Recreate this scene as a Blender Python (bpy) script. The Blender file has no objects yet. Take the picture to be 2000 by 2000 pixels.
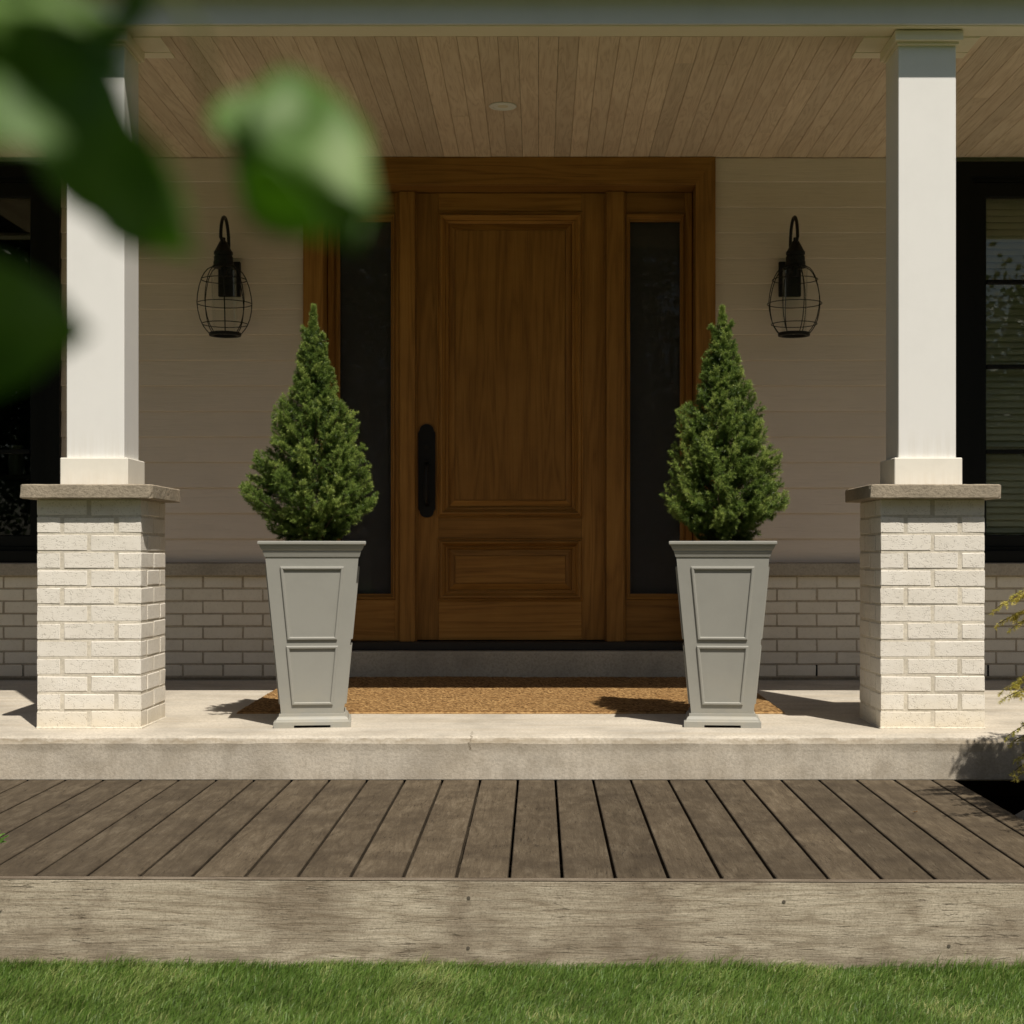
import bpy, bmesh, math, random
import numpy as np
from mathutils import Vector, Matrix

random.seed(7)
rng = np.random.default_rng(11)
scene = bpy.context.scene
COL = scene.collection
R = math.radians

# ------------------------------------------------------------------ camera, sky, sun, exposure
CAM_Z = 0.652
FPX, VX, VY = 3120.0, 1053.0, 1090.0        # focal length and principal point on a 2000 px wide picture
cam_d = bpy.data.cameras.new('camera')
cam = bpy.data.objects.new('camera', cam_d)
COL.objects.link(cam)
cam.location = (0, 0, CAM_Z)
cam.rotation_euler = (R(90), 0, 0)
cam_d.sensor_width = 36
cam_d.lens = 36 * FPX / 2000
cam_d.shift_x = -(VX - 1000) / 2000
cam_d.shift_y = (VY - 1000) / 2000
cam_d.clip_start = 0.05
cam_d.clip_end = 500
cam_d.dof.use_dof = True
cam_d.dof.focus_distance = 5.5
cam_d.dof.aperture_fstop = 8.6
scene.camera = cam

SUN = Vector((0.268, -0.568, 1.0)).normalized()
world = bpy.data.worlds.new('World')
scene.world = world
world.use_nodes = True
wn = world.node_tree
wn.nodes.clear()
wo = wn.nodes.new('ShaderNodeOutputWorld')
wb = wn.nodes.new('ShaderNodeBackground')
ws = wn.nodes.new('ShaderNodeTexSky')
ws.sky_type = 'NISHITA'
ws.sun_disc = False
ws.sun_elevation = math.asin(SUN.z)
ws.sun_rotation = math.atan2(SUN.x, SUN.y)
ws.air_density = 1.0
ws.dust_density = 2.0
wb.inputs['Strength'].default_value = 0.05
wn.links.new(ws.outputs[0], wb.inputs[0])
wn.links.new(wb.outputs[0], wo.inputs[0])
sun_d = bpy.data.lights.new('sun', 'SUN')
sun = bpy.data.objects.new('sun', sun_d)
COL.objects.link(sun)
sun_d.energy = 5.0
sun_d.angle = R(0.53)
sun_d.color = (1.0, 0.93, 0.82)
sun.rotation_euler = SUN.to_track_quat('Z', 'Y').to_euler()
sun.location = (3, -4, 8)
vs = scene.view_settings
vs.view_transform = 'Standard'
vs.look = 'None'
vs.exposure = 0.1
vs.gamma = 1
vs.use_curve_mapping = False
scene.cycles.use_denoising = True
scene.cycles.max_bounces = 8
scene.cycles.transparent_max_bounces = 12

def P(px, py, D):
    return Vector(((px - VX) / FPX * D, D, CAM_Z + (VY - py) / FPX * D))
def X(px, D): return (px - VX) / FPX * D
def Z(py, D): return CAM_Z + (VY - py) / FPX * D
def floor_z(y): return 0.0155 * (y - 6.094)

# ------------------------------------------------------------------ object helpers
WLOC = {}
def link(o): COL.objects.link(o); return o

def tag(o, label=None, cat=None, group=None, kind=None):
    if label: o['label'] = label
    if cat: o['category'] = cat
    if group: o['group'] = group
    if kind: o['kind'] = kind
    return o

def thing(name, loc, label=None, cat=None, group=None, kind=None):
    o = link(bpy.data.objects.new(name, None))
    o.empty_display_size = 0.1
    o.location = loc
    WLOC[o.name] = Vector(loc)
    return tag(o, label, cat, group, kind)

def place(o, parent, org):
    org = Vector(org)
    WLOC[o.name] = org
    if parent is not None:
        o.parent = parent
        o.location = org - WLOC[parent.name]
    else:
        o.location = org
    return o

def copy_tree(o, parent=None, delta=None):
    c = link(o.copy())
    if parent is not None: c.parent = parent
    if delta is not None:
        c.location = Vector(o.location) + Vector(delta)
    for ch in list(o.children): copy_tree(ch, c)
    return c

class MB:
    """collects shapes in world coordinates"""
    def __init__(s): s.v = []; s.f = []; s.sm = []
    def add(s, vs, fs, smooth=False):
        b = len(s.v)
        s.v.extend([tuple(q) for q in vs])
        s.f.extend([tuple(i + b for i in f) for f in fs])
        s.sm.extend([smooth] * len(fs))
        return s
    def box(s, x0, x1, y0, y1, z0, z1, c=0.0):
        lo, hi = (x0, y0, z0), (x1, y1, z1)
        if c <= 0:
            vs = [((x0, x1)[i & 1], (y0, y1)[i >> 1 & 1], (z0, z1)[i >> 2]) for i in range(8)]
            return s.add(vs, [(0, 2, 3, 1), (4, 5, 7, 6), (0, 1, 5, 4), (2, 6, 7, 3), (0, 4, 6, 2), (1, 3, 7, 5)])
        vs, idx = [], {}
        for sx in (0, 1):
            for sy in (0, 1):
                for sz in (0, 1):
                    sg = (sx, sy, sz)
                    for a in range(3):
                        p = []
                        for k in range(3):
                            q = hi[k] if sg[k] else lo[k]
                            if k != a: q += -c if sg[k] else c
                            p.append(q)
                        idx[sg + (a,)] = len(vs); vs.append(p)
        fs = []
        for a in range(3):
            b, d = (a + 1) % 3, (a + 2) % 3
            for sg in (0, 1):
                q = []
                for u, w in ((0, 0), (1, 0), (1, 1), (0, 1)):
                    t = [0, 0, 0]; t[a] = sg; t[b] = u; t[d] = w
                    q.append(idx[tuple(t) + (a,)])
                fs.append(tuple(q) if sg else tuple(q[::-1]))
            for u in (0, 1):
                for w in (0, 1):
                    t0 = [0, 0, 0]; t0[b] = u; t0[d] = w; t0[a] = 0
                    t1 = list(t0); t1[a] = 1
                    fs.append((idx[tuple(t0) + (b,)], idx[tuple(t1) + (b,)], idx[tuple(t1) + (d,)], idx[tuple(t0) + (d,)]))
        for sx in (0, 1):
            for sy in (0, 1):
                for sz in (0, 1):
                    fs.append(tuple(idx[(sx, sy, sz, a)] for a in range(3)))
        return s.add(vs, fs)
    def tube(s, pts, r, n=8, cap=True, smooth=True):
        pts = [Vector(p) for p in pts]
        rs = r if isinstance(r, (list, tuple)) else [r] * len(pts)
        vs, fs = [], []
        up = None
        for i, p in enumerate(pts):
            t = (pts[min(i + 1, len(pts) - 1)] - pts[max(i - 1, 0)]).normalized()
            if up is None:
                up = t.orthogonal().normalized()
            up = (up - t * up.dot(t)).normalized()
            sd = t.cross(up)
            for k in range(n):
                a = 2 * math.pi * k / n
                vs.append(p + (up * math.cos(a) + sd * math.sin(a)) * rs[i])
        for i in range(len(pts) - 1):
            for k in range(n):
                fs.append((i * n + k, i * n + (k + 1) % n, (i + 1) * n + (k + 1) % n, (i + 1) * n + k))
        if cap:
            fs.append(tuple(range(n))[::-1]); fs.append(tuple((len(pts) - 1) * n + k for k in range(n)))
        return s.add(vs, fs, smooth)
    def lathe(s, prof, cx, cy, n=32, cap=True, smooth=True):
        vs, fs = [], []
        for r, z in prof:
            for k in range(n):
                a = 2 * math.pi * k / n
                vs.append((cx + r * math.cos(a), cy + r * math.sin(a), z))
        for i in range(len(prof) - 1):
            for k in range(n):
                fs.append((i * n + k, i * n + (k + 1) % n, (i + 1) * n + (k + 1) % n, (i + 1) * n + k))
        if cap:
            fs.append(tuple(range(n))[::-1]); fs.append(tuple((len(prof) - 1) * n + k for k in range(n)))
        return s.add(vs, fs, smooth)
    def torus(s, c, Rr, r, n=36, m=6):
        vs, fs = [], []
        for i in range(n):
            a = 2 * math.pi * i / n
            for j in range(m):
                b = 2 * math.pi * j / m
                q = Rr + r * math.cos(b)
                vs.append((c[0] + q * math.cos(a), c[1] + q * math.sin(a), c[2] + r * math.sin(b)))
        for i in range(n):
            for j in range(m):
                fs.append((i * m + j, (i + 1) % n * m + j, (i + 1) % n * m + (j + 1) % m, i * m + (j + 1) % m))
        return s.add(vs, fs, True)
    def loops(s, loops, close=False, smooth=False):
        """bridge equal-length closed loops one after another"""
        n = len(loops[0]); vs = [p for l in loops for p in l]; fs = []
        for i in range(len(loops) - (0 if close else 1)):
            j = (i + 1) % len(loops)
            for k in range(n):
                fs.append((i * n + k, i * n + (k + 1) % n, j * n + (k + 1) % n, j * n + k))
        return s.add(vs, fs, smooth)
    def prism(s, outline, y0, y1):
        """outline [(x,z)] extruded in y"""
        n = len(outline)
        vs = [(x, y0, z) for x, z in outline] + [(x, y1, z) for x, z in outline]
        fs = [tuple(range(n)), tuple(range(2 * n - 1, n - 1, -1))]
        fs += [(k, k + n, (k + 1) % n + n, (k + 1) % n) for k in range(n)]
        return s.add(vs, fs)
    def build(s, name, mat, parent=None, org=None, sharp=40):
        me = bpy.data.meshes.new(name)
        V = np.array(s.v, dtype=float)
        if org is None: org = (V.min(0) + V.max(0)) / 2
        V = V - np.array(org)
        me.from_pydata([tuple(q) for q in V], [], s.f)
        bm = bmesh.new(); bm.from_mesh(me)
        bmesh.ops.recalc_face_normals(bm, faces=bm.faces)
        bm.to_mesh(me); bm.free()
        if any(s.sm):
            me.polygons.foreach_set('use_smooth', s.sm)
            me.set_sharp_from_angle(angle=R(sharp))
        me.materials.append(mat)
        o = link(bpy.data.objects.new(name, me))
        return place(o, parent, org)

def inst(name, me, parent, org, rz=0.0, scale=None):
    o = link(bpy.data.objects.new(name, me))
    place(o, parent, org)
    if rz: o.rotation_euler = (0, 0, rz)
    if scale: o.scale = scale
    return o

def np_mesh(name, V, F, mat, parent=None, org=(0, 0, 0), col=None, smooth=False):
    """V (n,3), F (m,k) arrays -> one object; col (n,) -> float point attribute 'tint'"""
    me = bpy.data.meshes.new(name)
    org = np.array(org, dtype=float)
    V = (V - org).astype(np.float32)
    m, k = F.shape
    me.vertices.add(len(V)); me.vertices.foreach_set('co', V.ravel())
    me.loops.add(m * k); me.loops.foreach_set('vertex_index', F.astype(np.int32).ravel())
    me.polygons.add(m)
    me.polygons.foreach_set('loop_start', np.arange(0, m * k, k, dtype=np.int32))
    if smooth: me.polygons.foreach_set('use_smooth', np.ones(m, dtype=bool))
    me.update(calc_edges=True)
    if col is not None:
        a = me.attributes.new('tint', 'FLOAT', 'POINT')
        a.data.foreach_set('value', col.astype(np.float32))
    me.materials.append(mat)
    o = link(bpy.data.objects.new(name, me))
    return place(o, parent, org)

# ------------------------------------------------------------------ materials
class G:
    def __init__(s, name):
        s.m = bpy.data.materials.new(name); s.m.use_nodes = True
        s.t = s.m.node_tree; s.t.nodes.clear()
        s.out = s.t.nodes.new('ShaderNodeOutputMaterial')
        s.bsdf = s.t.nodes.new('ShaderNodeBsdfPrincipled')
        s.t.links.new(s.bsdf.outputs[0], s.out.inputs[0])
    def n(s, typ, inp=None, **props):
        nd = s.t.nodes.new(typ)
        for k, v in props.items(): setattr(nd, k, v)
        for k, v in (inp or {}).items(): s.set(nd.inputs[k], v)
        return nd
    def set(s, sock, v):
        if isinstance(v, bpy.types.NodeSocket): s.t.links.new(v, sock)
        else:
            if sock.type == 'RGBA' and len(v) == 3: v = tuple(v) + (1,)
            sock.default_value = v
    def vec(s, st=(1, 1, 1), rnd=True, gen='Object'):
        c = s.n('ShaderNodeTexCoord').outputs[gen]
        if rnd:
            r = s.n('ShaderNodeObjectInfo').outputs['Random']
            k = s.n('ShaderNodeVectorMath', {0: (37.0, 23.0, 51.0)}, operation='SCALE')
            s.set(k.inputs['Scale'], r)
            c = s.n('ShaderNodeVectorMath', {0: c, 1: k.outputs[0]}, operation='ADD').outputs[0]
        return s.n('ShaderNodeVectorMath', {0: c, 1: st}, operation='MULTIPLY').outputs[0]
    def rnd(s): return s.n('ShaderNodeObjectInfo').outputs['Random']
    def noise(s, v, sc, det=4, ro=0.55, dist=0.0):
        return s.n('ShaderNodeTexNoise', {'Vector': v, 'Scale': sc, 'Detail': det, 'Roughness': ro, 'Distortion': dist}).outputs['Fac']
    def voro(s, v, sc, feature='F1'):
        return s.n('ShaderNodeTexVoronoi', {'Vector': v, 'Scale': sc}, feature=feature).outputs['Distance']
    def ramp(s, f, stops, interp='LINEAR'):
        r = s.n('ShaderNodeValToRGB', {'Fac': f}); cr = r.color_ramp; cr.interpolation = interp
        while len(cr.elements) < len(stops): cr.elements.new(0.5)
        for e, (p, c) in zip(cr.elements, stops):
            e.position = p
            e.color = (c, c, c, 1) if isinstance(c, (int, float)) else tuple(c) + (1,)
        return r.outputs[0]
    def mix(s, f, a, b, bl='MIX'):
        nd = s.n('ShaderNodeMix', data_type='RGBA', blend_type=bl)
        s.set(nd.inputs[0], f); s.set(nd.inputs[6], a); s.set(nd.inputs[7], b)
        return nd.outputs[2]
    def ma(s, op, a, b=0.0):
        nd = s.n('ShaderNodeMath', operation=op); s.set(nd.inputs[0], a); s.set(nd.inputs[1], b)
        return nd.outputs[0]
    def bump(s, h, st, d, normal=None):
        nd = s.n('ShaderNodeBump', {'Strength': st, 'Distance': d, 'Height': h})
        if normal is not None: s.set(nd.inputs['Normal'], normal)
        return nd.outputs[0]
    def fin(s, col, rough=0.6, normal=None, spec=None, metal=None):
        s.set(s.bsdf.inputs['Base Color'], col); s.set(s.bsdf.inputs['Roughness'], rough)
        if normal is not None: s.set(s.bsdf.inputs['Normal'], normal)
        if spec is not None: s.bsdf.inputs['Specular IOR Level'].default_value = spec
        if metal is not None: s.bsdf.inputs['Metallic'].default_value = metal
        return s.m

def m_wood(name, cols, axis, fine=1.0, rough=0.6, bump=0.25, var=0.3, spec=0.4, weather=None, figure=0.8):
    """grain runs along axis (0 x, 1 y, 2 z); every piece gets its own cut of the tree"""
    g = G(name)
    st = [1, 1, 1]; st[axis] = 0.07
    v = g.vec(tuple(st))
    warp = g.noise(v, 5 * fine, 3, 0.5)
    rings = g.noise(g.n('ShaderNodeVectorMath', {0: v, 1: g.n('ShaderNodeCombineXYZ', {0: g.ma('MULTIPLY', warp, 0.35), 1: g.ma('MULTIPLY', warp, 0.22), 2: g.ma('MULTIPLY', warp, 0.3)}).outputs[0]}, operation='ADD').outputs[0], 9 * fine, 2, 0.5)
    saw = g.ma('FRACT', g.ma('MULTIPLY', rings, 9.0))
    tri = g.ma('ABSOLUTE', g.ma('SUBTRACT', saw, 0.5))
    st2 = [1, 1, 1]; st2[axis] = 0.02
    pores = g.noise(g.vec(tuple(st2)), 260 * fine, 3, 0.7)
    f = g.ma('ADD', g.ma('MULTIPLY', tri, figure), g.ma('MULTIPLY', pores, 0.65))
    c = g.ramp(f, [(0.2, cols[0]), (0.45, cols[1]), (0.8, cols[2])])
    big = g.noise(g.vec((1, 1, 1)), 2.2, 4, 0.6)
    c = g.mix(g.ramp(big, [(0.35, 0.0), (0.7, 0.45)]), c, cols[0])
    r = g.rnd()
    k = g.ma('ADD', g.ma('MULTIPLY', r, var), 1.0 - var / 2)
    c = g.mix(1.0, c, g.n('ShaderNodeCombineColor', {0: k, 1: k, 2: k}).outputs[0], 'MULTIPLY')
    if weather:
        wv = g.noise(g.vec((1, 1, 1)), 6, 6, 0.65)
        c = g.mix(g.ramp(wv, [(0.42, 0.0), (0.68, 0.75)]), c, weather)
    h = g.ma('ADD', g.ma('MULTIPLY', pores, 0.7), g.ma('MULTIPLY', tri, 0.4))
    return g.fin(c, rough, g.bump(h, bump, 0.004), spec)

def m_paint(name, col, rough=0.5, bump=0.05, dirt=0.12, scale=8, spec=0.4, dcol=None):
    g = G(name)
    a = g.noise(g.vec((1, 1, 1)), scale, 6, 0.65)
    f = g.noise(g.vec((1, 1, 1)), 140, 3, 0.6)
    dc = dcol or tuple(q * 0.6 for q in col)
    c = g.mix(g.ramp(a, [(0.45, 0.0), (0.75, dirt)]), col, dc)
    return g.fin(c, rough, g.bump(g.ma('ADD', a, g.ma('MULTIPLY', f, 0.4)), bump, 0.003), spec)

def m_siding(name, col):
    g = G(name)
    v = g.vec((0.09, 1, 1))
    w = g.noise(v, 40, 4, 0.6, 1.5)
    w2 = g.noise(g.vec((0.03, 1, 1)), 160, 3, 0.65)
    h = g.ma('ADD', g.ma('MULTIPLY', w, 0.6), g.ma('MULTIPLY', w2, 0.6))
    big = g.noise(g.vec((1, 1, 1)), 3, 5, 0.6)
    c = g.mix(g.ramp(big, [(0.3, 0.0), (0.75, 0.25)]), col, tuple(q * 0.72 for q in col))
    c = g.mix(g.ma('MULTIPLY', g.rnd(), 0.22), c, tuple(q * 0.8 for q in col))
    c = g.mix(g.ramp(h, [(0.35, 0.25), (0.6, 0.0)]), c, tuple(q * 0.6 for q in col))
    return g.fin(c, 0.6, g.bump(h, 0.55, 0.004), 0.3)

def m_brick(name, col, pit=1.0):
    g = G(name)
    v = g.vec((1, 1, 1))
    vs = g.vec((0.8, 0.8, 1.0))
    p = g.voro(vs, 215)
    gate = g.noise(v, 60, 3, 0.6)
    pits = g.ma('MULTIPLY', g.ramp(p, [(0.20, 1.0), (0.42, 0.0)]), g.ramp(gate, [(0.46, 0.0), (0.56, 1.0)]))
    grit = g.noise(v, 420, 3, 0.7)
    big = g.noise(v, 11, 5, 0.6)
    c = g.mix(g.ramp(big, [(0.4, 0.0), (0.72, 0.22)]), col, (col[0] * 0.72, col[1] * 0.68, col[2] * 0.6))
    c = g.mix(g.ma('MULTIPLY', g.rnd(), 0.16), c, (col[0] * 0.78, col[1] * 0.76, col[2] * 0.72))
    c = g.mix(g.ma('MULTIPLY', pits, 0.40 * pit), c, (0.19, 0.155, 0.105))
    pos = g.n('ShaderNodeNewGeometry').outputs['Position']
    zz_ = g.ma('ADD', g.n('ShaderNodeSeparateXYZ', {0: pos}).outputs['Z'], g.ma('MULTIPLY', g.ma('SUBTRACT', g.noise(pos, 22, 5, 0.7), 0.5), 0.09))
    c = g.mix(g.ramp(zz_, [(0.0, 0.42), (0.05, 0.2), (0.12, 0.0)]), c, (col[0] * 0.82, col[1] * 0.72, col[2] * 0.50))
    h = g.ma('SUBTRACT', g.ma('MULTIPLY', grit, 0.5), g.ma('MULTIPLY', pits, 1.1))
    h = g.ma('ADD', h, g.ma('MULTIPLY', big, 0.6))
    return g.fin(c, 0.75, g.bump(h, 0.5 * pit, 0.003), 0.25)

def m_concrete(name, col, streak=True, rough=0.85, bump=0.4):
    g = G(name)
    v = g.vec((1, 1, 1), rnd=False)
    a = g.noise(v, 3.2, 8, 0.62)
    b = g.noise(v, 90, 5, 0.7)
    c0 = g.ramp(a, [(0.3, tuple(q * 0.72 for q in col)), (0.5, col), (0.7, tuple(min(1, q * 1.18) for q in col))])
    c0 = g.mix(g.ramp(b, [(0.36, 0.5), (0.56, 0.0)]), c0, tuple(q * 0.55 for q in col))
    if streak:
        s1 = g.noise(g.vec((0.35, 5.0, 1), rnd=False), 3.0, 6, 0.65)
        c0 = g.mix(g.ramp(s1, [(0.48, 0.0), (0.7, 0.4)]), c0, (col[0] * 0.7, col[1] * 0.62, col[2] * 0.5))
    sp = g.voro(v, 55)
    c0 = g.mix(g.ma('MULTIPLY', g.ramp(sp, [(0.03, 0.8), (0.08, 0.0)]), g.ramp(a, [(0.45, 0.0), (0.55, 1.0)])), c0, (0.1, 0.085, 0.06))
    h = g.ma('ADD', g.ma('MULTIPLY', b, 0.6), g.ma('MULTIPLY', a, 0.8))
    return g.fin(c0, rough, g.bump(h, bump, 0.006), 0.25)

def m_leafy(name, cols, trans=0.3, rough=0.5, tint=True, tcol=None, spec=0.3):
    g = G(name)
    if tint:
        t = g.n('ShaderNodeAttribute', attribute_name='tint').outputs['Fac']
    else:
        t = g.ramp(g.noise(g.vec((1, 1, 1)), 55, 4), [(0.3, 0.0), (0.7, 1.0)])
    c = g.ramp(t, [(0.0, cols[0]), (0.5, cols[1]), (1.0, cols[2])])
    g.fin(c, rough, spec=spec)
    tr = g.n('ShaderNodeBsdfTranslucent', {'Color': tcol if tcol else c})
    mx = g.n('ShaderNodeMixShader', {0: trans, 1: g.bsdf.outputs[0], 2: tr.outputs[0]})
    g.t.links.new(mx.outputs[0], g.out.inputs[0])
    return g.m

def m_plain(name, col, rough=0.5, metal=0.0, spec=0.4):
    g = G(name)
    a = g.noise(g.vec((1, 1, 1)), 30, 4)
    c = g.mix(g.ramp(a, [(0.4, 0.0), (0.8, 0.25)]), col, tuple(q * 0.7 for q in col))
    return g.fin(c, rough, g.bump(a, 0.05, 0.002), spec, metal)

def m_glass(name, tint=(0.9, 0.93, 0.9), ior=1.5, amt=1.0):
    g = G(name)
    fr = g.n('ShaderNodeMath', {0: g.n('ShaderNodeFresnel', {'IOR': ior}).outputs[0], 1: amt}, operation='MULTIPLY')
    tr = g.n('ShaderNodeBsdfTransparent', {'Color': tint})
    gl = g.n('ShaderNodeBsdfGlossy', {'Roughness': 0.01, 'Color': (1, 1, 1, 1)})
    mx = g.n('ShaderNodeMixShader', {0: fr.outputs[0], 1: tr.outputs[0], 2: gl.outputs[0]})
    g.t.links.new(mx.outputs[0], g.out.inputs[0])
    return g.m

DOOR = [(0.165, 0.073, 0.015), (0.315, 0.152, 0.033), (0.41, 0.213, 0.056)]
M = {}
M['door_v'] = m_wood('door wood upright', DOOR, 2, 0.8, 0.5, 0.12, 0.34, 0.22, None, 0.45)
M['door_h'] = m_wood('door wood level', DOOR, 0, 0.8, 0.5, 0.12, 0.34, 0.22, None, 0.45)
M['soffit'] = m_wood('whitewashed soffit', [(0.50, 0.37, 0.265), (0.69, 0.55, 0.415), (0.76, 0.63, 0.495)], 1, 1.5, 0.65, 0.25, 0.22, 0.2, None, 0.65)
def m_weathered(name, cols, axis, dark, rough=0.8, blot=0.5, swirl=0.5, dash=0.7):
    """sun-bleached timber: cloudy blotches, swirling growth rings, short dark checks along the grain"""
    g = G(name)
    def st(k):
        q = [1.0, 1.0, 1.0]; q[axis] = k; return tuple(q)
    cloud = g.noise(g.vec((1, 1, 1)), 4.5, 9, 0.66)
    mid = g.noise(g.vec(st(0.22)), 24, 8, 0.72, 0.8)
    v = g.vec(st(0.12))
    w = g.noise(v, 5.0, 3, 0.5, 0.5)
    rings = g.ramp(g.ma('ABSOLUTE', g.ma('SUBTRACT', g.ma('FRACT', g.ma('MULTIPLY', w, 15.0)), 0.5)), [(0.0, 0.0), (0.22, 0.42), (0.5, 0.5)])
    fine = g.noise(g.vec(st(0.06)), 190, 4, 0.75)
    f = g.ma('ADD', g.ma('MULTIPLY', mid, 0.75), g.ma('ADD', g.ma('MULTIPLY', rings, swirl * 0.55), g.ma('MULTIPLY', fine, 0.35)))
    c = g.ramp(f, [(0.38, cols[0]), (0.62, cols[1]), (0.85, cols[2])])
    c = g.mix(g.ramp(cloud, [(0.44, 0.0), (0.66, blot)]), c, dark)
    chk = g.noise(g.vec(st(0.11)), 150, 3, 0.6)
    gate = g.noise(g.vec((1, 1, 1)), 7, 4, 0.6)
    k = g.ma('MULTIPLY', g.ramp(chk, [(0.60, 0.0), (0.67, 1.0)]), g.ramp(gate, [(0.42, 0.0), (0.6, dash)]))
    c = g.mix(k, c, tuple(q * 0.45 for q in dark))
    r = g.ma('ADD', g.ma('MULTIPLY', g.rnd(), 0.34), 0.83)
    c = g.mix(1.0, c, g.n('ShaderNodeCombineColor', {0: r, 1: r, 2: r}).outputs[0], 'MULTIPLY')
    speck = g.noise(g.vec((1, 1, 1)), 210, 3, 0.7)
    c = g.mix(g.ramp(speck, [(0.36, 0.4), (0.52, 0.0)]), c, tuple(q * 0.6 for q in dark))
    h = g.ma('SUBTRACT', g.ma('ADD', g.ma('MULTIPLY', fine, 0.6), g.ma('MULTIPLY', mid, 0.5)), g.ma('MULTIPLY', k, 0.8))
    return g.fin(c, rough, g.bump(h, 0.6, 0.005), 0.2)
M['plank'] = m_weathered('weathered plank', [(0.054, 0.040, 0.025), (0.104, 0.080, 0.052), (0.180, 0.146, 0.102)], 1, (0.050, 0.037, 0.024), 0.8, 0.7, 0.3, 0.6)
M['fascia'] = m_weathered('silvered fascia', [(0.205, 0.162, 0.112), (0.400, 0.342, 0.258), (0.55, 0.485, 0.38)], 0, (0.145, 0.106, 0.071), 0.85, 0.6, 0.65, 0.6)
M['darkened_strip'] = m_weathered('worn darkened edge', [(0.095, 0.074, 0.052), (0.165, 0.134, 0.098), (0.24, 0.20, 0.15)], 0, (0.085, 0.062, 0.042), 0.85, 0.7, 0.6, 0.5)  # worn edge, toned darker than the fascia against the sun on its top
M['screw'] = m_plain('screw head', (0.10, 0.085, 0.065), 0.6)
M['white'] = m_paint('white trim paint', (0.76, 0.75, 0.725), 0.45, 0.06, 0.10, 5)
M['base'] = m_paint('white trim paint low', (0.77, 0.735, 0.655), 0.5, 0.08, 0.25, 7)
M['beam'] = m_paint('beam paint', (0.64, 0.63, 0.62), 0.5, 0.08, 0.15, 4)
M['trim'] = m_paint('soffit trim paint', (0.80, 0.72, 0.56), 0.55, 0.08, 0.15, 5)
M['siding'] = m_siding('lap siding', (0.69, 0.59, 0.50))
M['brick'] = m_brick('white brick', (0.78, 0.74, 0.665), 1.0)
M['wbrick'] = m_brick('white wall brick', (0.72, 0.655, 0.545), 0.6)
M['mortar'] = m_concrete('mortar', (0.66, 0.605, 0.50), False)
M['wmortar'] = m_concrete('wall mortar', (0.42, 0.355, 0.265), False)
M['cap'] = m_concrete('cap stone', (0.33, 0.28, 0.21), False, 0.9, 1.0)
M['slab'] = m_concrete('porch concrete', (0.515, 0.468, 0.392), True, 0.85, 0.5)
def slab_dirt(m):
    t = m.node_tree; b = next(n for n in t.nodes if n.type == 'BSDF_PRINCIPLED')
    old = b.inputs['Base Color'].links[0].from_socket
    g = G.__new__(G); g.m, g.t = m, t
    pos = g.n('ShaderNodeNewGeometry').outputs['Position']
    sx = g.n('ShaderNodeSeparateXYZ', {0: pos})
    z, x, y = sx.outputs['Z'], sx.outputs['X'], sx.outputs['Y']
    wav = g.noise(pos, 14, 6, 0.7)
    # grime that gathers just under the worn darkened edge and above the deck
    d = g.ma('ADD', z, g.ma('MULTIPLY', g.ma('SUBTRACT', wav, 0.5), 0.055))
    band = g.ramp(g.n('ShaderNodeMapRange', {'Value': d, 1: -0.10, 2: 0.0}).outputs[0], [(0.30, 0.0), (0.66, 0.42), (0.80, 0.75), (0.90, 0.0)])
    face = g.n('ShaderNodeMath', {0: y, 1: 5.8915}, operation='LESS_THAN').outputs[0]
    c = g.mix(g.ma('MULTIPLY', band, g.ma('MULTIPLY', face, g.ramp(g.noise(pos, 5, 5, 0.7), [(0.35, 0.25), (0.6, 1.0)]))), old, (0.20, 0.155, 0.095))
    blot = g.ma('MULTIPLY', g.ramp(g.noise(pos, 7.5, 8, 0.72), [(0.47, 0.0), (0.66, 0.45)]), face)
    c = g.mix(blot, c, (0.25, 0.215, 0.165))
    # a hairline crack across the slab edge
    cx = g.ma('ABSOLUTE', g.ma('SUBTRACT', g.ma('ADD', x, g.ma('MULTIPLY', g.ma('SUBTRACT', g.noise(pos, 30, 4, 0.7), 0.5), 0.06)), -0.252))
    ck = g.ma('MULTIPLY', g.ramp(cx, [(0.0008, 0.8), (0.0028, 0.0)]), g.ma('MULTIPLY', g.n('ShaderNodeMath', {0: z, 1: -0.055}, operation='GREATER_THAN').outputs[0], g.n('ShaderNodeMath', {0: y, 1: 6.02}, operation='LESS_THAN').outputs[0]))
    c = g.mix(ck, c, (0.12, 0.095, 0.06))
    t.links.new(c, b.inputs['Base Color'])
slab_dirt(M['slab'])
M['step'] = m_concrete('step concrete', (0.42, 0.385, 0.31), False)
M['ledge'] = m_concrete('ledge stone', (0.36, 0.315, 0.25), False, 0.8, 0.3)
M['planter'] = m_paint('grey planter', (0.312, 0.308, 0.276), 0.5, 0.14, 0.16, 9)
M['black'] = m_plain('black metal', (0.010, 0.009, 0.008), 0.5, 0, 0.2)
M['frame'] = m_plain('black window paint', (0.006, 0.006, 0.0055), 0.45, 0, 0.15)
M['thresh'] = m_plain('dark threshold', (0.016, 0.013, 0.011), 0.5)
M['glass'] = m_glass('pane glass')
M['dglass'] = m_glass('sidelight glass', (0.62, 0.62, 0.62), 1.45, 0.3)
M['jar'] = m_glass('lantern glass', (0.965, 0.965, 0.955), 1.35, 0.25)
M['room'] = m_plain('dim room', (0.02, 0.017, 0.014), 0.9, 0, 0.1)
M['vase'] = m_plain('pale vase', (0.16, 0.16, 0.12), 0.4)
M['curtain'] = m_plain('dim curtain', (0.40, 0.40, 0.40), 0.9, 0, 0.1)
M['blind'] = m_plain('blind slat', (0.72, 0.66, 0.52), 0.6)
M['soil'] = m_concrete('dark soil', (0.045, 0.032, 0.022), False, 0.95, 1.0)
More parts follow.
